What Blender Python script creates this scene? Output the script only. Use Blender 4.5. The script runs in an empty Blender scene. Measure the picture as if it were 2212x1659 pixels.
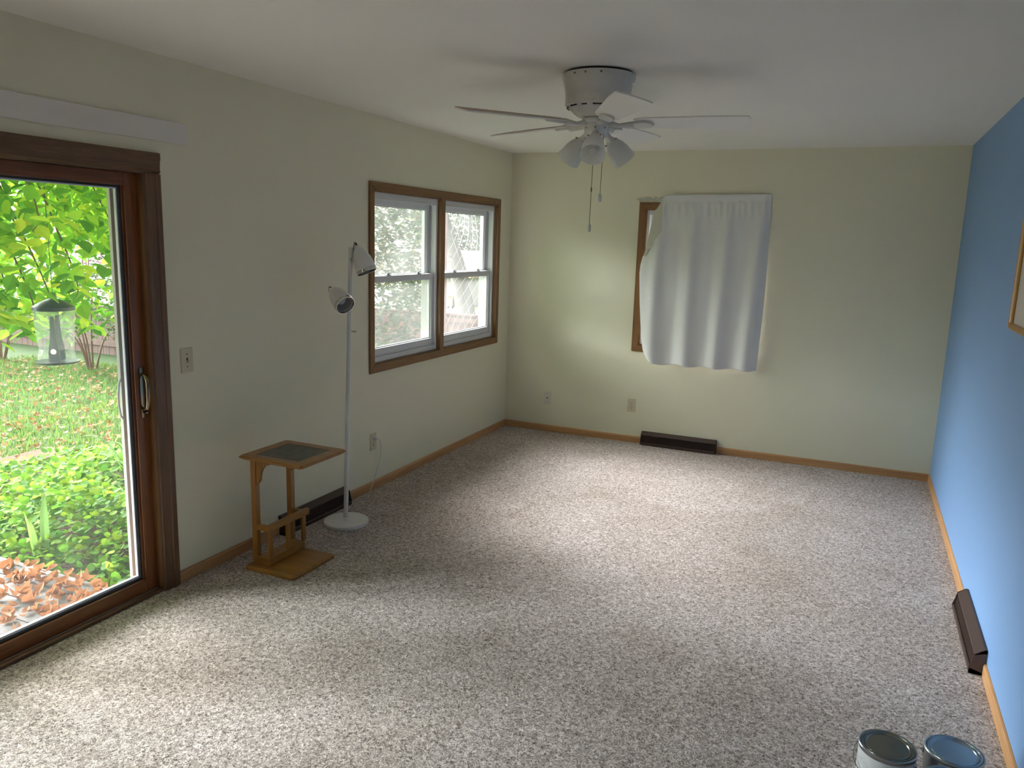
import bpy, bmesh, math, random
from mathutils import Vector, Matrix
random.seed(7)
S = bpy.context.scene
COL = S.collection
PI = math.pi

# ------------------------------------------------------------------ camera, sky, exposure
CAM_LOC = Vector((2.8726, -6.4266, 1.6843))
CR = Vector((0.91357554, 0.40553812, 0.03030781))
CU = Vector((-0.10070489, 0.15339705, 0.98301977))
CF = Vector((-0.39400286, 0.90111496, -0.18097947))
cd = bpy.data.cameras.new('camera'); cam = bpy.data.objects.new('camera', cd); COL.objects.link(cam)
cd.sensor_width = 36; cd.lens = 27.432; cd.clip_start = 0.05; cd.clip_end = 300
m = Matrix((CR, CU, -CF)).transposed().to_4x4(); m.translation = CAM_LOC
cam.matrix_world = m
S.camera = cam
S.view_settings.view_transform = 'Standard'
S.view_settings.look = 'None'
S.view_settings.gamma = 1
S.view_settings.exposure = 0.15
S.view_settings.use_curve_mapping = False
S.cycles.use_denoising = True
S.cycles.max_bounces = 12
S.cycles.diffuse_bounces = 7
S.cycles.transparent_max_bounces = 24
S.cycles.sample_clamp_indirect = 8

SKY = 3.6
W = bpy.data.worlds.new('overcast_sky'); S.world = W; W.use_nodes = True
nt = W.node_tree; nt.nodes.clear()
wo = nt.nodes.new('ShaderNodeOutputWorld'); bg = nt.nodes.new('ShaderNodeBackground')
bg.inputs[0].default_value = (1.0, 0.95, 0.90, 1)
tc = nt.nodes.new('ShaderNodeTexCoord'); sx = nt.nodes.new('ShaderNodeSeparateXYZ'); mr = nt.nodes.new('ShaderNodeMapRange')
nt.links.new(tc.outputs['Generated'], sx.inputs[0]); nt.links.new(sx.outputs['Z'], mr.inputs['Value'])
mr.inputs['From Min'].default_value = 0; mr.inputs['From Max'].default_value = 0.9
mr.inputs['To Min'].default_value = SKY*0.28; mr.inputs['To Max'].default_value = SKY*1.75      # overcast sky: brighter overhead
# broad bright patch of thin cloud over the garden side
dp = nt.nodes.new('ShaderNodeVectorMath'); dp.operation = 'DOT_PRODUCT'; dp.inputs[1].default_value = Vector((-0.84, 0.20, 0.55)).normalized()
nt.links.new(tc.outputs['Generated'], dp.inputs[0])
mx_ = nt.nodes.new('ShaderNodeMath'); mx_.operation = 'MAXIMUM'; mx_.inputs[1].default_value = 0; nt.links.new(dp.outputs['Value'], mx_.inputs[0])
pw = nt.nodes.new('ShaderNodeMath'); pw.operation = 'POWER'; pw.inputs[1].default_value = 20; nt.links.new(mx_.outputs[0], pw.inputs[0])
ml = nt.nodes.new('ShaderNodeMath'); ml.operation = 'MULTIPLY'; ml.inputs[1].default_value = 165.0
nt.links.new(pw.outputs[0], ml.inputs[0]); nt.links.new(mr.outputs[0], bg.inputs[1])
bg2 = nt.nodes.new('ShaderNodeBackground'); bg2.inputs[0].default_value = (0.96, 0.96, 1.0, 1); nt.links.new(ml.outputs[0], bg2.inputs[1])
ad = nt.nodes.new('ShaderNodeAddShader'); nt.links.new(bg.outputs[0], ad.inputs[0]); nt.links.new(bg2.outputs[0], ad.inputs[1])
nt.links.new(ad.outputs[0], wo.inputs[0])

sl = bpy.data.lights.new('hazy_sun', 'SUN'); sl.energy = 11.0; sl.angle = math.radians(20); sl.color = (0.90, 0.95, 1.0)
sun = bpy.data.objects.new('hazy_sun', sl); COL.objects.link(sun)
sun.rotation_euler = Vector((0.86, 0.50, -0.28)).to_track_quat('-Z', 'Y').to_euler()   # low behind cloud, over the open side of the yard

def portal(name, loc, sx, sy, axis):
    l = bpy.data.lights.new(name, 'AREA'); l.shape = 'RECTANGLE'; l.size = sx; l.size_y = sy
    l.cycles.is_portal = True
    o = bpy.data.objects.new(name, l); COL.objects.link(o); o.location = loc
    o.rotation_euler = Vector(axis).to_track_quat('-Z', 'Z').to_euler()
    return o
portal('door_portal', (-0.16, -4.83, 0.97), 1.9, 1.9, (1, 0, 0))
portal('window_portal', (-0.16, -1.215, 1.41), 1.16, 1.9, (1, 0, 0)).rotation_euler.rotate_axis('Z', 0)
portal('back_window_portal', (1.64, 0.16, 1.41), 0.9, 1.15, (0, -1, 0))

# ------------------------------------------------------------------ materials
def srgb(r, g, b):
    f = lambda c: (c/255/12.92) if c/255 <= 0.04045 else ((c/255+0.055)/1.055)**2.4
    return (f(r), f(g), f(b), 1)
def C4(c): return tuple(c) if len(c) == 4 else tuple(c)+(1,)
class NM:
    """small node-tree builder"""
    def __init__(s, name):
        s.m = bpy.data.materials.new(name); s.m.use_nodes = True; s.t = s.m.node_tree
        s.b = s.t.nodes['Principled BSDF']; s.out = s.t.nodes['Material Output']; s._tc = None
    def n(s, typ, **kw):
        x = s.t.nodes.new(typ)
        for k, v in kw.items():
            if k in x.inputs: x.inputs[k].default_value = v
            else: setattr(x, k, v)
        return x
    def l(s, a, b): s.t.links.new(a, b)
    def coord(s, scale=(1, 1, 1), rot=(0, 0, 0)):
        if not s._tc: s._tc = s.n('ShaderNodeTexCoord')
        mp = s.n('ShaderNodeMapping'); mp.inputs['Scale'].default_value = scale; mp.inputs['Rotation'].default_value = rot
        s.l(s._tc.outputs['Object'], mp.inputs['Vector']); return mp.outputs[0]
    def noise(s, vec, scale, detail=4, rough=0.5, dist=0.0):
        x = s.n('ShaderNodeTexNoise'); x.inputs['Scale'].default_value = scale; x.inputs['Detail'].default_value = detail
        x.inputs['Roughness'].default_value = rough; x.inputs['Distortion'].default_value = dist
        s.l(vec, x.inputs['Vector']); return x
    def ramp(s, fac, stops):
        x = s.n('ShaderNodeValToRGB'); e = x.color_ramp.elements
        while len(e) < len(stops): e.new(0.5)
        for i, (p, c) in enumerate(stops): e[i].position = p; e[i].color = C4(c)
        s.l(fac, x.inputs[0]); return x.outputs[0]
    def mix(s, fac, a, b, mode='MIX'):
        x = s.n('ShaderNodeMix'); x.data_type = 'RGBA'; x.blend_type = mode
        for sock, v in ((x.inputs[0], fac), (x.inputs[6], a), (x.inputs[7], b)):
            if hasattr(v, 'is_output'): s.l(v, sock)
            elif isinstance(v, (int, float)): sock.default_value = v
            else: sock.default_value = C4(v)
        return x.outputs[2]
    def bump(s, h, strength, dist=0.01):
        x = s.n('ShaderNodeBump'); x.inputs['Strength'].default_value = strength; x.inputs['Distance'].default_value = dist
        s.l(h, x.inputs['Height']); s.l(x.outputs[0], s.b.inputs['Normal']); return x
    def setb(s, **kw):
        for k, v in kw.items():
            k = k.replace('_', ' ')
            sock = s.b.inputs[k]
            if hasattr(v, 'is_output'): s.l(v, sock)
            else: sock.default_value = C4(v) if k == 'Base Color' else v
        return s

def plain(name, col, rough=0.5, metal=0.0, **kw):
    q = NM(name); q.setb(Base_Color=col, Roughness=rough, Metallic=metal)
    for k, v in kw.items(): q.b.inputs[k.replace('_', ' ')].default_value = v
    return q.m
def wall_paint(name, col, rough=0.75, bump=0.25):
    q = NM(name); v = q.coord()
    big = q.noise(v, 1.3, 3); fine = q.noise(v, 170, 3, 0.6)
    c2 = tuple(x*0.93 for x in col[:3])
    q.setb(Base_Color=q.mix(big.outputs[0], col, c2), Roughness=rough)
    q.bump(fine.outputs[0], bump, 0.0015); return q.m
def wood(name, light, dark, axis='Z', scale=1.0, rough=0.4, coat=0.0, bump=0.12):
    q = NM(name)
    st = {'X': (1.2, 22, 22), 'Y': (22, 1.2, 22), 'Z': (22, 22, 1.2)}[axis]
    v = q.coord(tuple(a*scale for a in st))
    n1 = q.noise(v, 1.6, 6, 0.6, 0.6); v2 = q.coord(tuple(a*scale*5 for a in st)); n2 = q.noise(v2, 1.5, 3, 0.6)
    f = q.mix(0.45, n1.outputs[0], n2.outputs[0])
    c = q.ramp(f, [(0.32, dark), (0.62, light)])
    q.setb(Base_Color=c, Roughness=rough); q.b.inputs['Coat Weight'].default_value = coat
    q.b.inputs['Coat Roughness'].default_value = 0.25
    q.bump(n2.outputs[0], bump, 0.002); return q.m

M = {}
M['wall'] = wall_paint('cream_wall_paint', (0.79, 0.75, 0.575))
M['ceil'] = wall_paint('white_ceiling_paint', (0.88, 0.85, 0.79), 0.85, 0.35)
M['blue'] = wall_paint('blue_wall_paint', (0.20, 0.36, 0.63), 0.55, 0.2)
M['valance'] = wall_paint('off_white_board_paint', (0.76, 0.71, 0.66), 0.6, 0.05)
oakL, oakD = (0.25, 0.125, 0.045), (0.14, 0.062, 0.02)
for a in 'XYZ':
    M['oak'+a] = wood('oak_trim_'+a, oakL, oakD, a, 1, 0.42)
    M['dark'+a] = wood('stained_oak_casing_'+a, (0.17, 0.085, 0.038), (0.075, 0.034, 0.014), a, 1.3, 0.4, 0.1, 0.25)
    M['door'+a] = wood('red_brown_door_wood_'+a, (0.25, 0.085, 0.022), (0.12, 0.036, 0.010), a, 0.8, 0.32, 0.3)
    M['base'+a] = wood('light_oak_baseboard_'+a, (0.55, 0.30, 0.13), (0.38, 0.19, 0.075), a, 0.8, 0.45)
    M['pine'+a] = wood('golden_table_wood_'+a, (0.37, 0.165, 0.024), (0.16, 0.060, 0.008), a, 1.2, 0.35, 0.3)
M['vinyl'] = plain('white_vinyl', (0.66, 0.66, 0.68), 0.35)
M['vinyl_dimmed'] = plain('dimmed_vinyl', (0.30, 0.31, 0.28), 0.5)  # white vinyl darkened in colour, to tone down the strong light on it
M['vinyl_track'] = plain('grey_window_track', (0.35, 0.36, 0.37), 0.4)
M['ivory'] = plain('ivory_plastic', (0.58, 0.52, 0.37), 0.35)
M['ivory_w'] = plain('white_plastic_plate', (0.68, 0.64, 0.56), 0.4)
M['slot'] = plain('dark_slot', (0.02, 0.015, 0.01), 0.6)
M['white_metal'] = plain('white_enamel', (0.72, 0.71, 0.69), 0.28)
M['fan_white'] = plain('white_fan_enamel', (0.72, 0.70, 0.66), 0.22)
M['fan_blade'] = plain('white_fan_blade', (0.84, 0.82, 0.77), 0.45)
M['blade_top'] = plain('pale_wood_blade_top', (0.36, 0.26, 0.21), 0.5)
M['reflector'] = plain('satin_grey_reflector', (0.42, 0.42, 0.41), 0.35)
M['chrome'] = plain('chrome', (0.6, 0.6, 0.6), 0.12, 1.0)
M['steel'] = plain('steel_lid', (0.42, 0.45, 0.45), 0.22, 1.0)
M['brass_dark'] = plain('aged_brass', (0.25, 0.18, 0.08), 0.3, 1.0)
M['handle'] = plain('antique_brass_handle', (0.30, 0.25, 0.17), 0.22, 1.0)
M['black'] = plain('black_rubber', (0.01, 0.01, 0.01), 0.5)
M['cord'] = plain('white_cord', (0.62, 0.60, 0.56), 0.5)
M['gasket'] = plain('dark_gasket', (0.02, 0.022, 0.03), 0.6)
M['alu'] = plain('pale_aluminium', (0.75, 0.76, 0.82), 0.35, 0.3)
M['register'] = plain('dark_brown_enamel', (0.052, 0.028, 0.022), 0.5)
M['reg_shade'] = plain('register_recess_shade', (0.012, 0.007, 0.006), 0.6)
M['screen_frame'] = plain('cream_screen_frame', (0.66, 0.66, 0.58), 0.4)
M['mat_board'] = plain('picture_mat', (0.55, 0.52, 0.47), 0.8)

def glass(name, haze):
    q = NM(name); t = q.t; t.nodes.remove(q.b)
    tr = q.n('ShaderNodeBsdfTransparent'); tr.inputs[0].default_value = (0.97, 0.99, 0.98, 1)
    gl = q.n('ShaderNodeBsdfGlossy'); gl.inputs['Roughness'].default_value = 0.02
    df = q.n('ShaderNodeBsdfTranslucent'); df.inputs[0].default_value = (0.9, 0.9, 0.9, 1)
    m1 = q.n('ShaderNodeMixShader'); m1.inputs[0].default_value = 0.05
    q.l(tr.outputs[0], m1.inputs[1]); q.l(gl.outputs[0], m1.inputs[2])
    v = q.coord(); nz = q.noise(v, 3, 4)
    mm = q.n('ShaderNodeMath', operation='MULTIPLY'); mm.inputs[1].default_value = haze*2; q.l(nz.outputs[0], mm.inputs[0])
    m2 = q.n('ShaderNodeMixShader'); q.l(mm.outputs[0], m2.inputs[0])
    q.l(m1.outputs[0], m2.inputs[1]); q.l(df.outputs[0], m2.inputs[2]); q.l(m2.outputs[0], q.out.inputs[0])
    return q.m
M['glass'] = glass('door_glass', 0.006)
M['glass_hazy'] = glass('glare_veil_window_glass', 0.022)  # translucent share imitates the pale veil of window glare
def translucent(name, col, amt, rough=0.6):
    q = NM(name); q.setb(Base_Color=col, Roughness=rough)
    tl = q.n('ShaderNodeBsdfTranslucent'); tl.inputs[0].default_value = C4(col)
    mx = q.n('ShaderNodeMixShader'); mx.inputs[0].default_value = amt
    q.l(q.b.outputs[0], mx.inputs[1]); q.l(tl.outputs[0], mx.inputs[2]); q.l(mx.outputs[0], q.out.inputs[0]); return q.m
M['frosted'] = translucent('frosted_alabaster_glass', (0.80, 0.80, 0.77), 0.5, 0.35)
def fabric(name, col, amt):
    q = NM(name); v = q.coord((1, 1, 1)); n = q.noise(v, 900, 2)
    q.setb(Base_Color=col, Roughness=0.9); q.bump(n.outputs[0], 0.2, 0.0008)
    tl = q.n('ShaderNodeBsdfTranslucent'); tl.inputs[0].default_value = C4(col)
    mx = q.n('ShaderNodeMixShader'); mx.inputs[0].default_value = amt
    q.l(q.b.outputs[0], mx.inputs[1]); q.l(tl.outputs[0], mx.inputs[2]); q.l(mx.outputs[0], q.out.inputs[0]); return q.m
M['curtain'] = fabric('pale_grey_curtain_cloth', (0.77, 0.76, 0.74), 0.05)
M['lining'] = fabric('cream_curtain_lining', (0.60, 0.59, 0.50), 0.04)
def leafmat(name, stops, trans=0.5, rough=0.5):
    q = NM(name); g = q.n('ShaderNodeNewGeometry')
    c = q.ramp(g.outputs['Random Per Island'], stops)
    q.setb(Base_Color=c, Roughness=0.75); q.b.inputs['Specular IOR Level'].default_value = 0.2
    tl = q.n('ShaderNodeBsdfTranslucent'); q.l(c, tl.inputs[0])
    mx = q.n('ShaderNodeMixShader'); mx.inputs[0].default_value = trans
    q.l(q.b.outputs[0], mx.inputs[1]); q.l(tl.outputs[0], mx.inputs[2]); q.l(mx.outputs[0], q.out.inputs[0]); return q.m
M['leaf_tree'] = leafmat('bright_green_leaves', [(0, (0.091, 0.247, 0.026)), (0.4, (0.195, 0.416, 0.033)), (0.8, (0.338, 0.546, 0.039)), (1, (0.585, 0.650, 0.052))], 0.65)
M['leaf_pale'] = leafmat('pale_green_leaves', [(0, (0.030, 0.055, 0.024)), (0.5, (0.059, 0.082, 0.040)), (0.85, (0.088, 0.103, 0.052)), (1, (0.122, 0.101, 0.037))], 0.5)
M['leaf_dark'] = leafmat('shrub_leaves', [(0, (0.029, 0.065, 0.018)), (0.6, (0.072, 0.122, 0.036)), (1, (0.130, 0.180, 0.054))], 0.4)
M['leaf_ground'] = leafmat('ground_cover_leaves', [(0, (0.045, 0.13, 0.02)), (0.4, (0.10, 0.23, 0.02)), (0.8, (0.19, 0.33, 0.02)), (1, (0.26, 0.36, 0.03))], 0.5)
M['leaf_pink'] = leafmat('pink_autumn_leaves', [(0, (0.180, 0.079, 0.101)), (1, (0.270, 0.180, 0.198))], 0.4)
M['blade_leaf'] = leafmat('strap_leaves', [(0, (0.091, 0.182, 0.056)), (1, (0.182, 0.294, 0.063))], 0.4)
M['dry'] = leafmat('dry_brown_leaves', [(0, (0.149, 0.057, 0.021)), (0.5, (0.287, 0.115, 0.046)), (1, (0.460, 0.241, 0.115))], 0.25, 0.6)
M['dry_lawn'] = leafmat('dry_tan_leaves', [(0, (0.140, 0.058, 0.019)), (0.5, (0.217, 0.134, 0.051)), (1, (0.287, 0.223, 0.122))], 0.2, 0.6)
M['grass'] = leafmat('grass_blades', [(0, (0.06, 0.125, 0.02)), (1, (0.13, 0.20, 0.045))], 0.45)
M['bark'] = wood('grey_bark', (0.101, 0.090, 0.078), (0.047, 0.039, 0.031), 'Z', 1, 0.9, 0, 0.8)
M['twig'] = plain('brown_twig', (0.16, 0.10, 0.06), 0.8)
def ground(name, a, b, sc):
    q = NM(name); v = q.coord(); n = q.noise(v, sc, 6, 0.65); n2 = q.noise(v, sc*12, 3)
    q.setb(Base_Color=q.mix(0.5, q.ramp(n.outputs[0], [(0.35, a), (0.65, b)]), q.ramp(n2.outputs[0], [(0.35, a), (0.65, b)])), Roughness=0.95); q.b.inputs['Specular IOR Level'].default_value = 0.08
    q.bump(n2.outputs[0], 0.6, 0.02); return q.m
M['lawn'] = ground('lawn_soil_and_grass', (0.018, 0.038, 0.007), (0.041, 0.061, 0.020), 3)
M['soil'] = ground('garden_soil', (0.041, 0.027, 0.016), (0.099, 0.063, 0.036), 5)
M['far_lawn'] = plain('far_lawn', (0.065, 0.119, 0.026), 0.9)
M['concrete'] = plain('pale_driveway', (0.134, 0.125, 0.119), 0.9)
M['deck'] = wood('weathered_deck_wood', (0.149, 0.139, 0.134), (0.108, 0.099, 0.095), 'X', 1, 0.8, 0, 0.4)
M['deck'].node_tree.nodes['Principled BSDF'].inputs['Specular IOR Level'].default_value = 0.15
M['fence'] = wood('brown_fence_wood', (0.156, 0.098, 0.072), (0.091, 0.055, 0.039), 'Z', 1, 0.85, 0, 0.3)
M['fence_red'] = wood('red_brown_fence_wood', (0.164, 0.086, 0.055), (0.117, 0.059, 0.039), 'Z', 1, 0.85, 0, 0.3)
M['siding'] = plain('pale_siding', (0.218, 0.208, 0.191), 0.7)
M['roofing'] = plain('peach_shingles', (0.281, 0.203, 0.156), 0.8)
M['brick'] = plain('pale_brick', (0.403, 0.273, 0.208), 0.8)
M['bin_tan'] = plain('tan_bin_plastic', (0.242, 0.164, 0.101), 0.6)
M['bin_teal'] = plain('teal_bin_plastic', (0.059, 0.129, 0.140), 0.6)
M['wire'] = plain('galvanised_wire', (0.450, 0.456, 0.456), 0.5, 0.2)
M['feeder_dark'] = plain('grey_feeder_plastic', (0.035, 0.04, 0.04), 0.35)
M['feeder_glass'] = glass('feeder_plastic', 0.20)

def carpet():
    q = NM('shag_carpet_pile'); v = q.coord()
    wn = q.noise(v, 60, 2); d = q.mix(0.012, v, wn.outputs[1], 'ADD')
    vo = q.n('ShaderNodeTexVoronoi'); vo.inputs['Scale'].default_value = 135; q.l(d, vo.inputs['Vector'])
    n1 = q.noise(v, 105, 4, 0.65, 1.2); n2 = q.noise(v, 42, 4, 0.6, 0.5); n3 = q.noise(v, 1.1, 3, 0.55, 0.6); n4 = q.noise(v, 5, 4, 0.6, 0.8)
    tuft = q.ramp(n1.outputs[0], [(0.36, (0.14, 0.10, 0.08)), (0.47, (0.545, 0.465, 0.43)), (0.58, (0.94, 0.84, 0.81))])  # dark stop paints the shade down between the tufts
    cell = q.ramp(vo.outputs['Color'], [(0.0, (0.50, 0.44, 0.40)), (0.4, (0.85, 0.83, 0.80)), (1, (1, 1, 1))])
    c = q.mix(0.7, tuft, cell, 'MULTIPLY')
    c = q.mix(0.6, c, q.ramp(n2.outputs[0], [(0.35, (0.50, 0.46, 0.42)), (0.58, (1.1, 1.1, 1.1))]), 'MULTIPLY')
    c = q.mix(0.55, c, q.ramp(n4.outputs[0], [(0.35, (0.82, 0.80, 0.76)), (0.6, (1, 1, 1))]), 'MULTIPLY')
    c = q.mix(0.7, c, q.ramp(n3.outputs[0], [(0.36, (0.80, 0.76, 0.70)), (0.56, (1, 1, 1))]), 'MULTIPLY')
    q.setb(Base_Color=c, Roughness=1.0); q.b.inputs['Specular IOR Level'].default_value = 0.1
    q.b.inputs['Sheen Weight'].default_value = 0.15
    h = q.mix(0.5, n1.outputs[0], n2.outputs[0])
    q.bump(h, 1.0, 0.016); return q.m
M['carpet'] = carpet()

# ------------------------------------------------------------------ object helpers
def tag(o, label=None, cat=None, group=None, kind=None):
    if label: o['label'] = label
    if cat: o['category'] = cat
    if group: o['group'] = group
    if kind: o['kind'] = kind
    return o
def empty(name, loc, label=None, cat=None, group=None, kind=None, rz=0):
    o = bpy.data.objects.new(name, None); COL.objects.link(o); o.location = loc; o.rotation_euler = (0, 0, rz)
    o.empty_display_size = 0.05
    return tag(o, label, cat, group, kind)

class MB:
    def __init__(s): s.bm = bmesh.new()
    def box(s, a, b, bev=0.0, seg=2, mat=None):
        a, b = Vector(a), Vector(b)
        lo = Vector(map(min, a, b)); hi = Vector(map(max, a, b))
        g = bmesh.ops.create_cube(s.bm, size=1.0); vs = g['verts']
        for v in vs: v.co = Vector(((v.co[i]+0.5)*(hi[i]-lo[i])+lo[i] for i in range(3)))
        if mat is not None:
            for v in vs: v.co = mat @ v.co
        if bev > 0:
            es = list({e for v in vs for e in v.link_edges})
            bmesh.ops.bevel(s.bm, geom=es, offset=bev, segments=seg, affect='EDGES', profile=0.7)
        return s
    def lathe(s, prof, center=(0, 0, 0), mat=None, n=32, cap0=False, cap1=False):
        """profile of (radius, height) turned around z, then moved by mat or centre"""
        mt = mat if mat is not None else Matrix.Translation(center)
        rings = []
        for r, z in prof:
            rings.append([s.bm.verts.new(mt @ Vector((r*math.cos(2*PI*i/n), r*math.sin(2*PI*i/n), z))) for i in range(n)])
        for A, B in zip(rings, rings[1:]):
            for i in range(n): s.bm.faces.new((A[i], A[(i+1) % n], B[(i+1) % n], B[i]))
        if cap0: s.bm.faces.new(list(reversed(rings[0])))
        if cap1: s.bm.faces.new(rings[-1])
        return s
    def tube(s, pts, r, n=8, cap=True):
        pts = [Vector(p) for p in pts]; rs = r if isinstance(r, (list, tuple)) else [r]*len(pts)
        rings = []; prev = None
        for i, p in enumerate(pts):
            t = (pts[min(i+1, len(pts)-1)]-pts[max(i-1, 0)]).normalized()
            if prev is None:
                a = Vector((0, 0, 1)) if abs(t.z) < 0.9 else Vector((1, 0, 0))
                nrm = t.cross(a).normalized()
            else:
                nrm = (prev - t*prev.dot(t)).normalized()
            prev = nrm; bn = t.cross(nrm)
            rings.append([s.bm.verts.new(p+(nrm*math.cos(2*PI*k/n)+bn*math.sin(2*PI*k/n))*rs[i]) for k in range(n)])
        for A, B in zip(rings, rings[1:]):
            for i in range(n): s.bm.faces.new((A[i], A[(i+1) % n], B[(i+1) % n], B[i]))
        if cap: s.bm.faces.new(list(reversed(rings[0]))); s.bm.faces.new(rings[-1])
        return s
    def prism(s, poly, d0, d1, fn, bev=0.0):
        """poly of 2-D points extruded between d0 and d1; fn(u, v, d) -> 3-D point"""
        A = [s.bm.verts.new(fn(u, v, d0)) for u, v in poly]; B = [s.bm.verts.new(fn(u, v, d1)) for u, v in poly]
        n = len(poly)
        fs = [s.bm.faces.new(A), s.bm.faces.new(list(reversed(B)))]
        for i in range(n): fs.append(s.bm.faces.new((A[i], B[i], B[(i+1) % n], A[(i+1) % n])))
        if bev: bmesh.ops.bevel(s.bm, geom=list({e for f in fs for e in f.edges}), offset=bev, segments=2, affect='EDGES')
        return s
    def build(s, name, mat, parent=None, smooth=False, local=False, origin=None, kind=None, label=None):
        bmesh.ops.recalc_face_normals(s.bm, faces=s.bm.faces[:])
        me = bpy.data.meshes.new(name); s.bm.to_mesh(me); s.bm.free()
        me.materials.append(mat)
        return link_mesh(name, me, parent, smooth, local, origin, kind, label)

def link_mesh(name, me, parent=None, smooth=False, local=False, origin=None, kind=None, label=None):
    if smooth:
        for p in me.polygons: p.use_smooth = True
        try: me.set_sharp_from_angle(angle=math.radians(38))
        except Exception: pass
    o = bpy.data.objects.new(name, me); COL.objects.link(o)
    if not local:
        if parent is None and origin is None:
            xs = [v.co for v in me.vertices]
            lo = Vector((min(v[i] for v in xs) for i in range(3))); hi = Vector((max(v[i] for v in xs) for i in range(3)))
            origin = Vector(((lo.x+hi.x)/2, (lo.y+hi.y)/2, lo.z))
        if parent is None:
            me.transform(Matrix.Translation(-Vector(origin))); o.location = origin
        else:
            off = Vector(); p = parent
            while p: off += p.location; p = p.parent
            me.transform(Matrix.Translation(-off))
    o.parent = parent
    if kind: o['kind'] = kind
    if label: o['label'] = label
    return o

def rect_frame(mb, ax, d0, d1, a0, a1, b0, b1, wl, wr, wb, wt, bev=0.002):
    """frame of four bars around a rectangle; ax 'x': lies on a plane x=const with a=y, b=z; 'y': a=x, b=z"""
    def bx(p0, p1, q0, q1):
        if ax == 'x': mb.box((d0, p0, q0), (d1, p1, q1), bev)
        else: mb.box((p0, d0, q0), (p1, d1, q1), bev)
    bx(a0, a0+wl, b0, b1); bx(a1-wr, a1, b0, b1)
    bx(a0+wl, a1-wr, b0, b0+wb); bx(a0+wl, a1-wr, b1-wt, b1)
    return mb

# ------------------------------------------------------------------ room shell
RW, RH, RY = 3.497, 2.43, -7.6
T = 0.15
DY0, DY1, DZ = -5.765, -3.905, 1.93          # door opening
WY0, WY1, WZ0, WZ1 = -2.150, -0.285, 0.845, 1.975   # side window opening
BX0, BX1, BZ0, BZ1 = 1.212, 2.085, 0.845, 1.972     # back window opening
def structure(o, label, cat): return tag(o, label, cat, None, 'structure')
mb = MB(); mb.box((-T, RY, -0.12), (RW+T, T, 0)); structure(mb.build('floor', M['carpet']), 'mottled beige and grey shag carpet covering the whole floor', 'floor')
mb = MB(); mb.box((-T, RY, RH), (RW+T, T, RH+0.12)); structure(mb.build('ceiling', M['ceil']), 'flat white ceiling above the whole room', 'ceiling')
mb = MB()
for y0, y1, z0, z1 in [(RY, DY0, 0, RH), (DY0, DY1, DZ, RH), (DY1, WY0, 0, RH), (WY0, WY1, 0, WZ0), (WY0, WY1, WZ1, RH), (WY1, T, 0, RH)]:
    mb.box((-T, y0, z0), (0, y1, z1))
structure(mb.build('wall_left', M['wall']), 'cream wall with the sliding door and the double window', 'wall')
mb = MB()
for x0, x1, z0, z1 in [(0, BX0, 0, RH), (BX0, BX1, 0, BZ0), (BX0, BX1, BZ1, RH), (BX1, RW, 0, RH)]:
    mb.box((x0, 0, z0), (x1, T, z1))
wb_ = structure(mb.build('wall_back', M['wall']), 'cream far wall behind the hanging curtain', 'wall')
mb = MB(); mb.box((RW, RY, 0), (RW+T, T, RH)); structure(mb.build('wall_right', M['blue']), 'blue painted wall on the right', 'wall')
mb = MB(); mb.box((-T, RY-T, -0.12), (RW+T, RY, RH+0.12)); structure(mb.build('wall_front', M['wall']), 'cream wall behind the viewer', 'wall')

# baseboards: rounded top edge, light oak
def baseboard(name, runs, mat, label):
    mb = MB()
    for fn, d0, d1 in runs:
        prof = [(0, 0), (0.011, 0), (0.011, 0.048), (0.008, 0.055), (0.003, 0.058), (0, 0.058)]
        mb.prism(prof, d0, d1, fn)
    structure(mb.build(name, mat), label, 'baseboard')
baseboard('baseboard_left', [(lambda u, v, d: (u, d, v), -3.82, -3.105), (lambda u, v, d: (u, d, v), -2.475, 0), (lambda u, v, d: (u, d, v), RY, -5.86)], M['baseY'], 'oak baseboard under the double window wall')
baseboard('baseboard_back', [(lambda u, v, d: (d, -u, v), 0.011, 1.292), (lambda u, v, d: (d, -u, v), 1.93, RW-0.011)], M['baseX'], 'oak baseboard along the far wall')
baseboard('baseboard_right', [(lambda u, v, d: (RW-u, d, v), RY, -2.98), (lambda u, v, d: (RW-u, d, v), -2.33, 0)], M['baseY'], 'oak baseboard along the blue wall')
# painted-over board above the door
mb = MB(); mb.box((0, -6.0, 2.064), (0.012, -3.652, 2.158), 0.004)
structure(mb.build('trim_1', M['valance']), 'long painted board on the wall above the sliding door', 'board')
# rough patched plaster above the back window
mb = MB()
rp = random.Random(3)
for i in range(150):
    x = 1.14+rp.random()**0.9*0.30; z = 2.032+rp.random()*0.036*(0.5+0.5*min(1, (x-1.12)/0.1)); r = 0.003+rp.random()*0.006
    mb.lathe([(r, 0), (r*0.8, 0.0016+rp.random()*0.002), (0.0001, 0.004+rp.random()*0.003)], mat=Matrix.Translation((x, 0.0005, z)) @ Matrix.Rotation(PI/2, 4, 'X') @ Matrix.Diagonal((1.5, 0.8, 1, 1)), n=6)
mb.build('plaster_patch', plain('rough_plaster', (0.60, 0.58, 0.50), 0.95), parent=wb_, kind='stuff')

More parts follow.
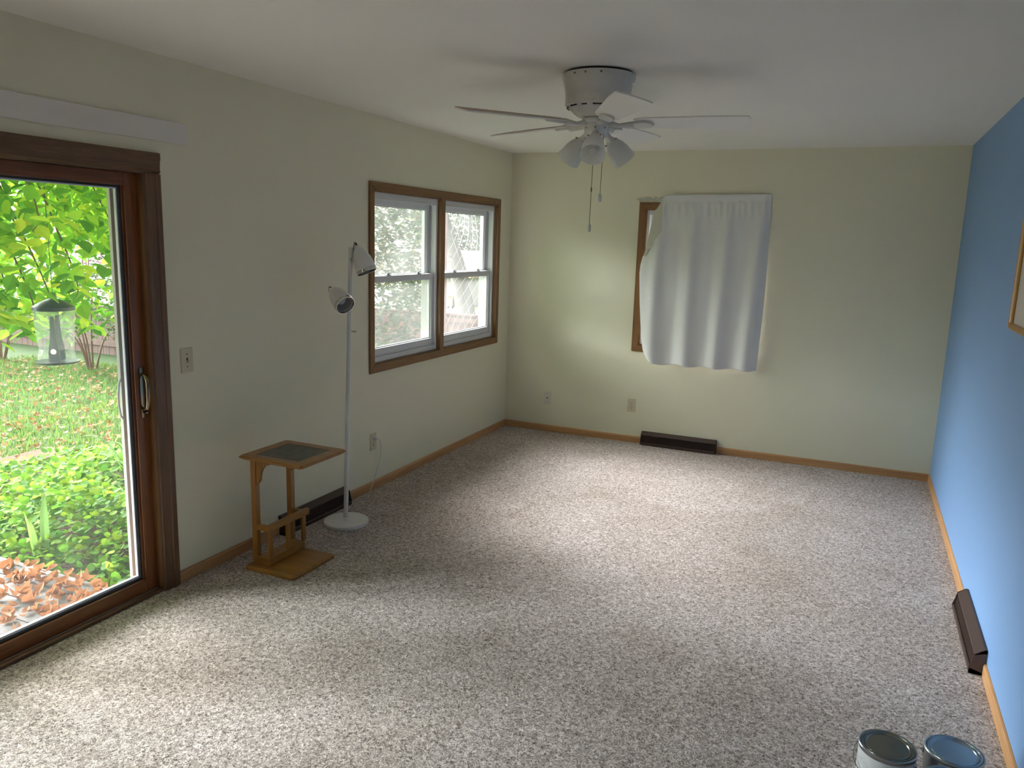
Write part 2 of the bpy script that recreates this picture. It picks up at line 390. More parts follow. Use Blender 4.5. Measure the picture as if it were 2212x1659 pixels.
# ------------------------------------------------------------------ windows
def sash(root, name, ax, d0, d1, a0, a1, b0, b1, wl, wr, wb, wt, zdir, label=None):
    mb = MB(); rect_frame(mb, ax, d0, d1, a0, a1, b0, b1, wl, wr, wb, wt, 0.004)
    # glazing bead stepping down to the pane
    dm = (d0+d1)/2; e = 0.007*zdir
    rect_frame(mb, ax, dm-abs(e), dm+abs(e), a0+wl-0.001, a1-wr+0.001, b0+wb-0.001, b1-wt+0.001, 0.010, 0.010, 0.010, 0.010, 0.002)
    s = mb.build(name, M['vinyl'], root)
    p = MB()
    if ax == 'x': p.box((dm-0.002, a0+wl+0.004, b0+wb+0.004), (dm+0.002, a1-wr-0.004, b1-wt-0.004))
    else: p.box((a0+wl+0.004, dm-0.002, b0+wb+0.004), (a1-wr-0.004, dm+0.002, b1-wt-0.004))
    p.build('pane', M['glass_hazy'], s)
    return s
def sash_lock(parent, c, ax, side):
    mb = MB(); x, y, z = c
    if ax == 'x':
        mb.box((x-0.011, y-0.026, z), (x+0.011, y+0.026, z+0.007), 0.002); mb.lathe([(0.010, 0), (0.009, 0.012), (0.0001, 0.013)], (x, y, z+0.006), n=14)
        mb.box((x-0.006, y-0.002, z+0.011), (x+0.006, y+0.034, z+0.018), 0.002)
    else:
        mb.box((x-0.026, y-0.011, z), (x+0.026, y+0.011, z+0.007), 0.002); mb.lathe([(0.010, 0), (0.009, 0.012), (0.0001, 0.013)], (x, y, z+0.006), n=14)
        mb.box((x-0.002, y-0.006, z+0.011), (x+0.034, y+0.006, z+0.018), 0.002)
    mb.build('sash_lock', M['vinyl_track'], parent, smooth=True)

def casing(parent, ax, sgn, a0, a1, b0, b1, w, th, mA, mZ, name='casing'):
    """picture-frame casing with mitred corners around an opening (a0..a1, b0..b1); sgn = room direction"""
    def fn(a, b, d): return (d*sgn, a, b) if ax == 'x' else (a, d*sgn, b)
    o = [(a0-w, b0-w), (a1+w, b0-w), (a1+w, b1+w), (a0-w, b1+w)]; i = [(a0, b0), (a1, b0), (a1, b1), (a0, b1)]
    for k in range(4):
        k2 = (k+1) % 4; mb = MB()
        mb.prism([o[k], o[k2], i[k2], i[k]], 0.0, th, lambda u, v, d: fn(u, v, d), 0.0025)
        mb.build(name, mA if k % 2 == 0 else mZ, parent)

w1 = empty('window_1', (-0.03, (WY0+WY1)/2, WZ0), 'double hung twin window in oak trim looking onto shrubs', 'window', None, 'structure')
casing(w1, 'x', 1, WY0+0.004, WY1-0.004, WZ0+0.004, WZ1-0.004, 0.054, 0.014, M['oakY'], M['oakZ'])
MC = -1.243; MH = 0.030
mb = MB(); mb.box((-T+0.02, MC-MH, WZ0), (0.013, MC+MH, WZ1), 0.003); mb.build('mullion', M['oakZ'], w1)
mb = MB(); rect_frame(mb, 'x', -0.035, 0.001, WY0+0.0005, WY1-0.0005, WZ0+0.0005, WZ1-0.0005, 0.010, 0.010, 0.010, 0.010, 0.001); mb.build('jamb_liner', M['oakZ'], w1)
for (a0, a1) in ((WY0+0.011, MC-MH-0.001), (MC+MH+0.001, WY1-0.011)):
    b0, b1 = WZ0+0.011, WZ1-0.011
    mb = MB(); rect_frame(mb, 'x', -0.140, -0.070, a0, a1, b0, b1, 0.026, 0.026, 0.034, 0.038, 0.003)
    mb.build('outer_frame', M['vinyl_dimmed'], w1)
    mb = MB()
    rect_frame(mb, 'x', -0.0695, -0.018, a0, a1, b0, b1, 0.022, 0.022, 0.030, 0.034, 0.003)
    rect_frame(mb, 'x', -0.030, -0.016, a0+0.02, a1-0.02, b0+0.03, b1-0.034, 0.008, 0.008, 0.006, 0.012, 0.002)
    mb.build('window_frame', M['vinyl'], w1)
    mb = MB()
    for y in (a0+0.0225, a1-0.0265): mb.box((-0.10, y, 1.44), (-0.06, y+0.004, b1-0.05))
    mb.build('sash_track', M['vinyl_track'], w1)
    us = sash(w1, 'upper_sash', 'x', -0.105, -0.075, a0+0.024, a1-0.024, 1.385, b1-0.036, 0.040, 0.040, 0.036, 0.040, 1)
    ls = sash(w1, 'lower_sash', 'x', -0.066, -0.032, a0+0.022, a1-0.022, b0+0.026, 1.425, 0.038, 0.038, 0.062, 0.036, 1)
    mb = MB(); mb.box((-0.036, a0+0.05, b0+0.082), (-0.024, a1-0.05, b0+0.090), 0.002); mb.build('lift_rail', M['vinyl'], ls)
    L = a1-a0
    for t in (0.28, 0.74): sash_lock(ls, (-0.049, a0+L*t, 1.4251), 'x', 1)

w2 = empty('window_2', ((BX0+BX1)/2, 0.03, BZ0), 'oak trimmed window on the far wall mostly hidden by the curtain', 'window', None, 'structure')
casing(w2, 'y', -1, BX0+0.004, BX1-0.004, BZ0+0.004, BZ1-0.004, 0.056, 0.014, M['oakX'], M['oakZ'])
mb = MB(); rect_frame(mb, 'y', -0.001, 0.035, BX0+0.0005, BX1-0.0005, BZ0+0.0005, BZ1-0.0005, 0.01, 0.01, 0.01, 0.01, 0.001); mb.build('jamb_liner', M['oakZ'], w2)
mb = MB(); rect_frame(mb, 'y', 0.018, 0.135, BX0+0.011, BX1-0.011, BZ0+0.011, BZ1-0.011, 0.022, 0.022, 0.030, 0.034, 0.003); mb.build('window_frame', M['vinyl'], w2)
sash(w2, 'upper_sash', 'y', 0.075, 0.105, BX0+0.033, BX1-0.033, 1.385, BZ1-0.045, 0.040, 0.040, 0.036, 0.040, 1)
ls = sash(w2, 'lower_sash', 'y', 0.032, 0.066, BX0+0.033, BX1-0.033, BZ0+0.037, 1.425, 0.038, 0.038, 0.062, 0.036, 1)
for x in (1.40, 1.90): sash_lock(ls, (x, 0.049, 1.4251), 'y', 1)

# ------------------------------------------------------------------ sliding door
d = empty('door_1', (-0.05, (DY0+DY1)/2, 0), 'sliding glass door in dark stained oak leading to the deck', 'door', None, 'structure')
cw = 0.092
def moulded(fn, L0, L1, name, mat):     # casing with a shallow stepped profile across its width
    prof = [(0, 0), (cw, 0), (cw, 0.017), (cw-0.006, 0.020), (cw-0.030, 0.020), (cw-0.034, 0.017), (0.020, 0.014), (0.016, 0.016), (0.010, 0.016), (0.006, 0.010), (0, 0.009)]
    mb = MB(); mb.prism(prof, L0, L1, fn); return mb.build(name, mat, d)
moulded(lambda u, v, z: (v, DY1-0.008+u, z), 0.0, DZ-0.0095, 'casing', M['darkZ'])
moulded(lambda u, v, z: (v, DY0+0.008-u, z), 0.0, DZ-0.0095, 'casing', M['darkZ'])
moulded(lambda u, v, y: (v, y, DZ-0.010+u), DY0+0.008-cw, DY1-0.008+cw, 'casing', M['darkY'])
mb = MB()
mb.box((-T+0.01, DY1-0.007, 0), (0.004, DY1-0.0005, DZ)); mb.box((-T+0.01, DY0+0.0005, 0), (0.004, DY0+0.007, DZ)); mb.box((-T+0.01, DY0+0.007, DZ-0.008), (0.004, DY1-0.007, DZ-0.0005))
mb.build('jamb', M['oakZ'], d)
mb = MB(); mb.box((-0.14, DY0+0.008, 0.001), (-0.022, DY1-0.008, 0.012), 0.002); mb.box((-0.095, DY0+0.008, 0.012), (-0.089, DY1-0.008, 0.024)); mb.build('sill_track', M['alu'], d)
mb = MB(); mb.box((-0.020, DY0+0.008, 0.001), (0.006, DY1-0.008, 0.016), 0.003); mb.build('threshold', M['darkY'], d)
def door_panel(y0, y1, x0, x1, name, lead):
    z0, z1 = 0.013, DZ-0.010
    sw, rb, rt = 0.062, 0.066, 0.056
    mb = MB(); mb.box((x0, y0, z0), (x1, y0+sw, z1), 0.003); mb.box((x0, y1-sw, z0), (x1, y1, z1), 0.003)
    # moulding lines beside the glass
    for yy in (y0+sw, y1-sw-0.010): mb.box((x0+0.008, yy, z0+rb), (x1-0.010, yy+0.010, z1-rt), 0.003)
    o = mb.build(name, M['doorZ'], d)
    mb = MB(); mb.box((x0, y0+sw, z0), (x1, y1-sw, z0+rb), 0.003); mb.box((x0, y0+sw, z1-rt), (x1, y1-sw, z1), 0.003)
    mb.build('rail', M['doorY'], o)
    g0, g1, h0, h1 = y0+sw+0.010, y1-sw-0.010, z0+rb, z1-rt; xm = (x0+x1)/2
    mb = MB(); rect_frame(mb, 'x', xm-0.014, xm+0.007, g0, g1, h0, h1, 0.009, 0.009, 0.009, 0.009, 0.001); mb.build('glazing_seal', M['gasket'], o)
    mb = MB(); rect_frame(mb, 'x', xm-0.016, xm-0.002, g0+0.009, g1-0.009, h0+0.009, h1-0.009, 0.007, 0.007, 0.012, 0.006, 0.001); mb.build('spacer', M['alu'], o)
    mb = MB(); mb.box((xm-0.006, g0+0.01, h0+0.01), (xm-0.003, g1-0.01, h1-0.01)); mb.build('pane', M['glass'], o)
    return o
p1 = door_panel(-4.86, DY1-0.008, -0.070, -0.030, 'sliding_panel', True)
p2 = door_panel(DY0+0.009, -4.81, -0.118, -0.080, 'fixed_panel', False)
# pull handle on the sliding panel
hy = DY1-0.036
mb = MB(); mb.box((-0.0295, hy-0.014, 0.845), (-0.024, hy+0.014, 1.075), 0.003)
mb.tube([(-0.026, hy, 1.045), (-0.004, hy-0.002, 1.038), (0.012, hy-0.006, 1.015), (0.016, hy-0.008, 0.97), (0.014, hy-0.008, 0.92), (0.004, hy-0.005, 0.893), (-0.026, hy, 0.882)], [0.008, 0.009, 0.009, 0.0085, 0.009, 0.009, 0.008], 10)
mb.lathe([(0.006, 0), (0.006, 0.012), (0.004, 0.014)], mat=Matrix.Translation((-0.024, hy+0.004, 0.868)) @ Matrix.Rotation(PI/2, 4, 'Y'), n=12, cap1=True)
mb.build('handle', M['handle'], p1, smooth=True)
# insect-screen frame outside
mb = MB(); rect_frame(mb, 'x', -0.146, -0.128, -4.84, DY1-0.010, 0.02, DZ-0.012, 0.045, 0.052, 0.030, 0.020, 0.002)
sf = mb.build('screen_frame', M['screen_frame'], d)
mb = MB(); hh = DY1-0.060
mb.tube([(-0.128, hh, 1.02), (-0.118, hh-0.022, 1.0), (-0.112, hh-0.034, 0.95), (-0.112, hh-0.034, 0.90), (-0.118, hh-0.022, 0.85), (-0.128, hh, 0.83)], 0.005, 8)
mb.build('screen_handle', M['vinyl'], sf, smooth=True, label='white bowed screen handle')

# ------------------------------------------------------------------ wall plates
def plate_mesh(mb, fn, w=0.071, h=0.116):
    mb.prism([(-w/2, -h/2), (w/2, -h/2), (w/2, h/2), (-w/2, h/2)], 0, 0.005, fn, 0.0018)
def dots(parent, fn, pts, r, dd, mat, name):
    for (u, v) in pts:
        mb = MB(); c = Vector(fn(u, v, dd)); nrm = (Vector(fn(u, v, dd+1))-c)
        mb.lathe([(r, -0.001), (r, 0.0008)], mat=Matrix.Translation(c) @ nrm.to_track_quat('Z', 'Y').to_matrix().to_4x4(), n=10, cap1=True)
        mb.build(name, mat, parent)
def rects(parent, fn, rs, d0, d1, mat, name, bev=0):
    mb = MB()
    for (u0, v0, u1, v1) in rs: mb.prism([(u0, v0), (u1, v0), (u1, v1), (u0, v1)], d0, d1, fn, bev)
    return mb.build(name, mat, parent)
fnL = lambda y, z: (lambda u, v, dd: (dd, y+u, z+v))
fnB = lambda x, z: (lambda u, v, dd: (x+u, -dd, z+v))
f = fnL(-3.708, 1.080)
o = empty('light_switch', (0, -3.708, 1.022), 'ivory toggle light switch on the wall right of the sliding door', 'light switch')
mb = MB(); plate_mesh(mb, f, 0.073); mb.build('switch_plate', M['ivory'], o)
rects(o, f, [(-0.004, -0.012, 0.004, 0.012)], 0.005, 0.0056, M['slot'], 'slot')
mb = MB(); mb.prism([(-0.012, 0.005), (0.000, 0.005), (-0.006, 0.017), (-0.010, 0.016)], -0.0035, 0.0035, lambda u, v, dd: (v, -3.708+dd, 1.080+u)); mb.build('toggle', M['ivory'], o)
dots(o, f, [(0, 0.030), (0, -0.030)], 0.003, 0.005, M['slot'], 'screw')
def outlet(f, loc, label, second=True):
    o = empty('wall_outlet', loc, label, 'outlet')
    mb = MB(); plate_mesh(mb, f); mb.build('cover_plate', M['ivory'], o)
    for v0 in (0.020, -0.020):
        mb = MB(); poly = [(0.0165*math.cos(a)*1.02, v0+0.0145*math.sin(a)) for a in [2*PI*k/16 for k in range(16)]]
        mb.prism(poly, 0.004, 0.0068, f); r = mb.build('receptacle', M['ivory'], o)
        rects(r, f, [(-0.008, v0-0.001, -0.0055, v0+0.008), (0.0055, v0-0.001, 0.008, v0+0.007), (-0.0025, v0-0.010, 0.0025, v0-0.005)], 0.0068, 0.0073, M['slot'], 'slot')
    dots(o, f, [(0, 0)], 0.003, 0.005, M['brass_dark'], 'screw')
    return o
outlet(fnL(-2.151, 0.330), (0, -2.151, 0.272), 'ivory outlet under the double window with the white lamp cord plugged in')
outlet(fnB(1.189, 0.324), (1.189, 0, 0.266), 'ivory double outlet on the far wall left of the dark register')
f = fnB(0.415, 0.303)
o = empty('phone_jack', (0.415, 0, 0.245), 'white phone jack plate on the far wall near the corner', 'phone jack')
mb = MB(); plate_mesh(mb, f); mb.build('jack_plate', M['ivory_w'], o)
rects(o, f, [(-0.006, -0.005, 0.006, 0.006)], 0.005, 0.0056, M['slot'], 'socket')
dots(o, f, [(0, 0.042), (0, -0.042)], 0.003, 0.005, M['brass_dark'], 'screw')

# ------------------------------------------------------------------ baseboard registers
def register(fn, L0, L1, loc, label):
    o = empty('baseboard_register', loc, label, 'floor register')
    mb = MB()
    mb.prism([(0.001, 0.095), (0.001, 0.112), (0.010, 0.114), (0.044, 0.088), (0.045, 0.082), (0.012, 0.098)], L0, L1, fn, 0.0012); mb.build('top_cover', M['register'], o)
    mb = MB(); mb.prism([(0.001, 0.001), (0.058, 0.001), (0.060, 0.006), (0.060, 0.022), (0.054, 0.026), (0.006, 0.012)], L0, L1, fn, 0.0012); mb.build('bottom_lip', M['register'], o)
    mb = MB(); mb.prism([(0.001, 0.010), (0.030, 0.016), (0.022, 0.085), (0.001, 0.094)], L0+0.003, L1-0.003, fn); mb.build('recess_shade', M['reg_shade'], o)  # near-black fill stands for the shade inside the recess
    mb = MB(); n = 5
    for k in range(n):
        t = (k+1)/(n+1); u = 0.052*(1-t)+0.040*t; v = 0.024*(1-t)+0.086*t
        mb.prism([(u-0.008, v-0.002), (u, v-0.003), (u, v), (u-0.008, v+0.001)], L0+0.004, L1-0.004, fn)
    k = 0
    L = L0+0.01
    while L < L1-0.008:
        mb.prism([(0.036, 0.024), (0.049, 0.024), (0.039, 0.086), (0.030, 0.086)], L, L+0.0012, fn); L += 0.0125
    mb.build('grille', M['register'], o)
    for a, b in ((L0, L0+0.004), (L1-0.004, L1)):
        mb = MB(); mb.prism([(0.001, 0.001), (0.060, 0.001), (0.061, 0.030), (0.052, 0.060), (0.046, 0.090), (0.012, 0.1145), (0.001, 0.113)], a, b, fn, 0.001); mb.build('end_cap', M['register'], o)
    return o
register(lambda u, v, dd: (u, dd, v), -3.100, -2.480, (0, -2.79, 0), 'dark brown register on the left wall behind the side table')
register(lambda u, v, dd: (dd, -u, v), 1.296, 1.926, (1.611, 0, 0), 'dark brown register on the far wall below the curtain')
register(lambda u, v, dd: (RW-u, dd, v), -2.975, -2.335, (RW, -2.655, 0), 'dark brown register against the blue wall')

# ------------------------------------------------------------------ curtain
def lerp(t, pts):
    for (a, va), (b, vb) in zip(pts, pts[1:]):
        if t <= b:
            k = (t-a)/(b-a); return va+(vb-va)*k
    return pts[-1][1]
NU, NV = 260, 120
ZT, ZB = 2.094, 0.712
Lx = [(0.0, 1.365), (0.02, 1.352), (0.21, 1.366), (0.235, 1.345), (0.30, 1.275), (0.365, 1.218), (0.42, 1.203), (0.47, 1.200), (0.66, 1.220), (0.88, 1.252), (0.95, 1.275), (1.0, 1.317)]
def cy(u, v, x, ub=0.12):
    stand = 0.020+0.052*min(1, v*1.3)*(1-0.55*u**3)          # hangs off the trim, flatter at the nailed right side
    A = 0.050*max(0, v-0.055)**0.6*(1-0.2*v)
    ph = (ub-0.145+0.015*math.sin(2*v+6*ub))/0.258
    fold = 0.5+0.5*math.cos(2*PI*ph)
    fold = fold**1.15+0.22*math.sin(2*PI*ph*2+1.0+2*v)*(1-v)
    fine = math.sin(ub*118+2*math.sin(9*ub))*0.0035*math.exp(-((v-0.085)/0.035)**2)+math.sin(u*61+1.3)*0.003*math.exp(-v*3.5)*(1 if v > 0.04 else 0)
    edge = 0.012*max(0, (u-0.95)/0.05)
    left = 0.018*max(0, 1-u/0.07)**2*(1 if v > 0.3 else 0.2)
    return -(stand+A*(fold*1.15)+fine*0.9-edge-left)
verts = []; faces = []
for j in range(NV+1):
    v = j/NV
    xl = lerp(v, Lx); xr = 2.190+0.014*math.sin(PI*v)
    for i in range(NU+1):
        u = i/NU; x = xl+(xr-xl)*u; ub = (x-1.215)/(xr-1.215)
        zt = ZT-0.010*(1-u)-0.012*max(0, 1-u/0.03)**2
        zb = ZB+0.010*u-0.006*math.cos(2*PI*(u-0.145)/0.258)-(0.0 if u > 0.06 else -0.03*(1-u/0.06)**2)
        y = cy(u, v, x, ub)
        if 0.030 < v < 0.042: y += 0.003
        verts.append((x, y, zt+(zb-zt)*v))
for j in range(NV):
    for i in range(NU):
        a = j*(NU+1)+i; faces.append((a, a+1, a+NU+2, a+NU+1))
me = bpy.data.meshes.new('panel'); me.from_pydata(verts, [], faces); me.materials.append(M['curtain'])
cu = empty('curtain', (1.77, -0.05, ZB), 'pale grey curtain panel hanging askew over the far wall window', 'curtain')
o = link_mesh('cloth_panel', me, cu, smooth=True)
md = o.modifiers.new('cloth', 'SOLIDIFY'); md.thickness = 0.0018; md.offset = 0
# folded-over lining edge at the upper left
Fx = [(0.0, 1.345), (0.03, 1.310), (0.10, 1.285), (0.27, 1.250), (0.335, 1.228), (0.36, 1.226)]
verts = []; faces = []; n1, n2 = 40, 14
for j in range(n1+1):
    v = 0.005+0.345*j/n1; z = ZT-0.02+(ZB-ZT)*v
    xa = lerp(v, Lx)+0.012; xb = min(lerp(v, Fx), xa-0.002)
    y0 = cy(0.0, v, xa)+0.005
    for i in range(n2+1):
        t = i/n2
        verts.append((xa+(xb-xa)*t, y0-0.010*math.sin(PI*t)*(1-v)+0.014*t+0.002, z))
for j in range(n1):
    for i in range(n2):
        a = j*(n2+1)+i; faces.append((a, a+1, a+n2+2, a+n2+1))
me = bpy.data.meshes.new('lining'); me.from_pydata(verts, [], faces); me.materials.append(M['lining'])
o = link_mesh('lining', me, cu, smooth=True, label='cream lining edge folded back at the top left')
md = o.modifiers.new('cloth', 'SOLIDIFY'); md.thickness = 0.0015

# ------------------------------------------------------------------ picture frame on the blue wall
pf = empty('picture_frame', (RW, -2.80, 1.37), 'rounded oak picture frame hanging on the blue wall', 'picture frame')
py0, py1, pz0, pz1 = -3.12, -2.485, 1.372, 2.02
def rr(y0, y1, z0, z1, r, n=7):
    pts = []
    for (cy_, cz_, a0) in ((y1-r, z1-r, 0), (y0+r, z1-r, PI/2), (y0+r, z0+r, PI), (y1-r, z0+r, 3*PI/2)):
        for k in range(n+1):
            a = a0+PI/2*k/n; pts.append((cy_+r*math.cos(a), cz_+r*math.sin(a)))
    return pts
outr, innr = rr(py0, py1, pz0, pz1, 0.035), rr(py0+0.028, py1-0.028, pz0+0.028, pz1-0.028, 0.010)
mb = MB(); bm = mb.bm; N = len(outr)
layers = [(outr, 0.0), (outr, 0.014), ([(a+(b-a)*0.3, c+(e-c)*0.3) for (a, c), (b, e) in zip(outr, innr)], 0.024), ([(a+(b-a)*0.75, c+(e-c)*0.75) for (a, c), (b, e) in zip(outr, innr)], 0.020), (innr, 0.012), (innr, 0.0)]
R_ = [[bm.verts.new((RW-dd, a, c)) for a, c in pts] for pts, dd in layers]
for A, B in zip(R_, R_[1:]):
    for i in range(N): bm.faces.new((A[i], A[(i+1) % N], B[(i+1) % N], B[i]))
mb.build('moulding', wood('honey_oak_frame', (0.50, 0.27, 0.06), (0.36, 0.17, 0.03), 'Z', 1, 0.35, 0.3), pf, smooth=True)
mb = MB(); mb.box((RW-0.006, py0+0.029, pz0+0.029), (RW-0.001, py1-0.029, pz1-0.029)); mb.build('mat_board', M['mat_board'], pf)

# ------------------------------------------------------------------ side table (C-shaped, with magazine rack)
tb = empty('side_table', (0.30, -3.37, 0), 'small golden wood side table with slate top and magazine rack', 'side table')
def tbx(name, a, b, mat, bev=0.003, lab=None):
    mb = MB(); mb.box(a, b, bev); return mb.build(name, mat, tb, label=lab)
# base plate with chamfered upper edge
def chamfer_slab(x0, x1, y0, y1, z0, z1, c, hole=None, under=False):
    mb = MB(); bm = mb.bm
    def ring(i, z):
        k = 0.012 if i >= 0 else 0
        q = [(x0+i+k, y0+i), (x1-i-k, y0+i), (x1-i, y0+i+k), (x1-i, y1-i-k), (x1-i-k, y1-i), (x0+i+k, y1-i), (x0+i, y1-i-k), (x0+i, y0+i+k)]
        return [bm.verts.new((x, y, z)) for x, y in q]
    rs = [ring(0, z0), ring(0, z1-c), ring(c, z1)] if not under else [ring(c*1.3, z0), ring(0, z0+c), ring(0, z1-c*0.6), ring(c*0.6, z1)]
    for A, B in zip(rs, rs[1:]):
        for i in range(8): bm.faces.new((A[i], A[(i+1) % 8], B[(i+1) % 8], B[i]))
    bm.faces.new(list(reversed(rs[0])))
    if hole is None: bm.faces.new(rs[-1])
    else:
        hx0, hx1, hy0, hy1, dz = hole
        hq = [(hx0, hy0), (hx1, hy0), (hx1, hy1), (hx0, hy1)]
        I = [bm.verts.new((x, y, z1)) for x, y in hq]; D = [bm.verts.new((x, y, z1-dz)) for x, y in hq]
        t = rs[-1]
        for f_ in ((t[0], t[1], I[1], I[0]), (t[1], t[2], I[1]), (t[2], t[3], I[2], I[1]), (t[3], t[4], I[2]), (t[4], t[5], I[3], I[2]), (t[5], t[6], I[3]), (t[6], t[7], I[0], I[3]), (t[7], t[0], I[0])): bm.faces.new(f_)
        for i in range(4): bm.faces.new((I[i], I[(i+1) % 4], D[(i+1) % 4], D[i]))
        bm.faces.new(D)
    return mb
chamfer_slab(0.148, 0.462, -3.536, -3.200, 0.001, 0.022, 0.010).build('base_plate', M['pineX'], tb)
tz = 0.602
top = chamfer_slab(0.145, 0.538, -3.556, -3.190, tz-0.022, tz, 0.013, hole=(0.208, 0.474, -3.497, -3.250, 0.004), under=True).build('table_top', M['pineX'], tb)
q_ = NM('slate_insert'); v_ = q_.coord(); nn = q_.noise(v_, 25, 4); q_.setb(Base_Color=q_.ramp(nn.outputs[0], [(0.35, (0.05, 0.048, 0.04)), (0.65, (0.095, 0.09, 0.078))]), Roughness=0.42); q_.bump(nn.outputs[0], 0.2, 0.002)
mb = MB(); mb.box((0.210, -3.495, tz-0.0035), (0.472, -3.252, tz-0.0008), 0.001); mb.build('slate_inset', q_.m, top)
for y in (-3.492, -3.226):
    tbx('post', (0.168, y, 0.022), (0.198, y+0.030, tz-0.040), M['pineZ'])
    tbx('top_bearer', (0.150, y+0.002, tz-0.042), (0.440, y+0.026, tz-0.0225), M['pineX'])
    mb = MB(); pts = [(0.1985, tz-0.042), (0.285, tz-0.042), (0.278, tz-0.050)]
    for k in range(9):
        a = k/8*PI/2; pts.append((0.222+0.056*(1-math.sin(a)), tz-0.050-0.085*(1-math.cos(a))*1.0))
    pts += [(0.212, tz-0.150), (0.1985, tz-0.160)]
    mb.prism(pts, y+0.006, y+0.022, lambda u, v, dd: (u, dd, v)); mb.build('bracket', M['pineZ'], tb)
# rack: floor tray and rail along the posts
tbx('rack_tray', (0.1985, -3.487, 0.0225), (0.275, -3.215, 0.062), M['pineY'])
tbx('tray_end', (0.199, -3.492, 0.0225), (0.277, -3.4875, 0.068), M['pineX'], 0.001)
tbx('rack_rail', (0.254, -3.492, 0.202), (0.276, -3.175, 0.236), M['pineY'])
for y in (-3.492, -3.224): tbx('rail_arm', (0.1985, y, 0.204), (0.2535, y+0.020, 0.234), M['pineX'])
for y in (-3.480, -3.345, -3.222): tbx('rack_slat', (0.255, y, 0.0625), (0.271, y+0.024, 0.2017), M['pineZ'])

tb.location += Vector((0.012, -0.012, 0))

# ------------------------------------------------------------------ floor lamp
LX, LY = 0.225, -2.770
lp = empty('floor_lamp', (LX, LY, 0), 'white two-headed floor lamp standing left of the double window', 'floor lamp')
mb = MB(); mb.lathe([(0.0001, 0.0), (0.128, 0.0), (0.132, 0.003), (0.132, 0.018), (0.128, 0.022), (0.016, 0.024), (0.016, 0.030), (0.0001, 0.030)], (LX, LY, 0.001), n=64); mb.build('base', M['white_metal'], lp, smooth=True)
px_, py_ = LX-0.012, LY+0.012
LEAN = Vector((0.91, 0.41, 0))*0.026
def pole_at(z): return Vector((px_, py_, 0))+LEAN*z+Vector((0, 0, z))
SH = Matrix(((1, 0, LEAN.x, px_), (0, 1, LEAN.y, py_), (0, 0, 1, 0), (0, 0, 0, 1)))     # the pole stands a little out of plumb
mb = MB(); mb.lathe([(0.0001, 0.028), (0.0135, 0.028), (0.0135, 0.86), (0.0128, 0.862), (0.0128, 0.866), (0.0135, 0.868), (0.0135, 1.612), (0.011, 1.618), (0.0001, 1.619)], mat=SH, n=24); mb.build('pole', M['white_metal'], lp, smooth=True)
kn = pole_at(1.145); mb = MB(); mb.tube([kn+CR*0.012, kn+CR*0.028], 0.004, 8); mb.lathe([(0.0001, 0), (0.006, 0), (0.006, 0.012), (0.0001, 0.012)], mat=Matrix.Translation(kn+CR*0.028) @ Vector(CR).to_track_quat('Z', 'Y').to_matrix().to_4x4(), n=12); mb.build('switch_knob', M['chrome'], lp, smooth=True)
def lamp_head(apex, axis, L, R, pivot):
    axis = Vector(axis).normalized()
    mt = Matrix.Translation(apex) @ axis.to_track_quat('Z', 'Y').to_matrix().to_4x4()
    prof = [(R*(math.sin(min(1, t)*PI/2)**0.62)*(0.96+0.04*t) if t > 0 else 0.0001, L*t**1.15) for t in [k/18 for k in range(19)]]
    prof = [(0.009, 0.0)]+[(max(r, 0.009), z) for r, z in prof[1:]]
    mb = MB(); mb.lathe(prof, mat=mt, n=40); o = mb.build('lamp_shade', M['white_metal'], lp, smooth=True)
    md = o.modifiers.new('shell', 'SOLIDIFY'); md.thickness = 0.0016; md.offset = 1
    mb = MB(); mb.lathe([(R*1.012, L-0.003), (R*1.025, L+0.001), (R*1.005, L+0.018), (R*0.94, L+0.018), (R*0.93, L+0.004)], mat=mt, n=40); mb.build('chrome_rim', M['chrome'], o, smooth=True)
    mb = MB(); mb.lathe([(R*0.90, L-0.004), (R*0.72, L*0.55), (0.022, L*0.25), (0.0001, L*0.24)], mat=mt, n=32); mb.build('reflector', M['reflector'], o, smooth=True)
    mb = MB(); mb.lathe([(0.0001, L*0.24), (0.018, L*0.30), (0.034, L*0.62), (0.034, L*0.72), (0.020, L*0.86), (0.0001, L*0.90)], mat=mt, n=24); mb.build('bulb', M['frosted'], o, smooth=True)
    mb = MB(); mb.lathe([(0.0001, -0.020), (0.004, -0.018), (0.006, -0.004), (0.011, 0.001), (0.010, 0.006)], mat=mt, n=14); mb.build('strain_relief', M['black'], o, smooth=True)
    # swivel joint
    pv = Vector(pivot); c = pole_at(pv.z); hit = Vector(apex)+axis*L*0.45
    side = (c-hit); side -= axis*side.dot(axis); side.normalize(); att = hit+side*R*0.80
    mb = MB(); mb.box((-0.013, -0.010, -0.006), (0.013, 0.010, 0.008), 0.003, mat=Matrix.Translation(att+side*0.004) @ side.to_track_quat('Z', 'Y').to_matrix().to_4x4())
    mb.tube([att, att+(c-att)*0.5, c], 0.006, 10); mb.build('swivel', M['chrome'], lp, smooth=True)
    mb = MB(); a0 = Vector(apex)-axis*0.018
    mb.tube([a0, a0+Vector((0, 0, 0.004))-CR*0.006, a0-CR*0.010-Vector((0, 0, 0.02)), att+side*0.01], 0.0022, 6); mb.build('head_cord', M['black'], lp, smooth=True)
head1 = pole_at(1.6)+CR*0.034; head1.z = 1.628
lamp_head(head1, CR*0.36-CU*0.92+CF*0.03, 0.140, 0.056, (px_, py_, 1.555))
head2 = pole_at(1.38)-CR*0.090-CF*0.055; head2.z = 1.388
lamp_head(head2, CR*0.58-CU*0.62-CF*0.52, 0.145, 0.056, (px_, py_, 1.335))
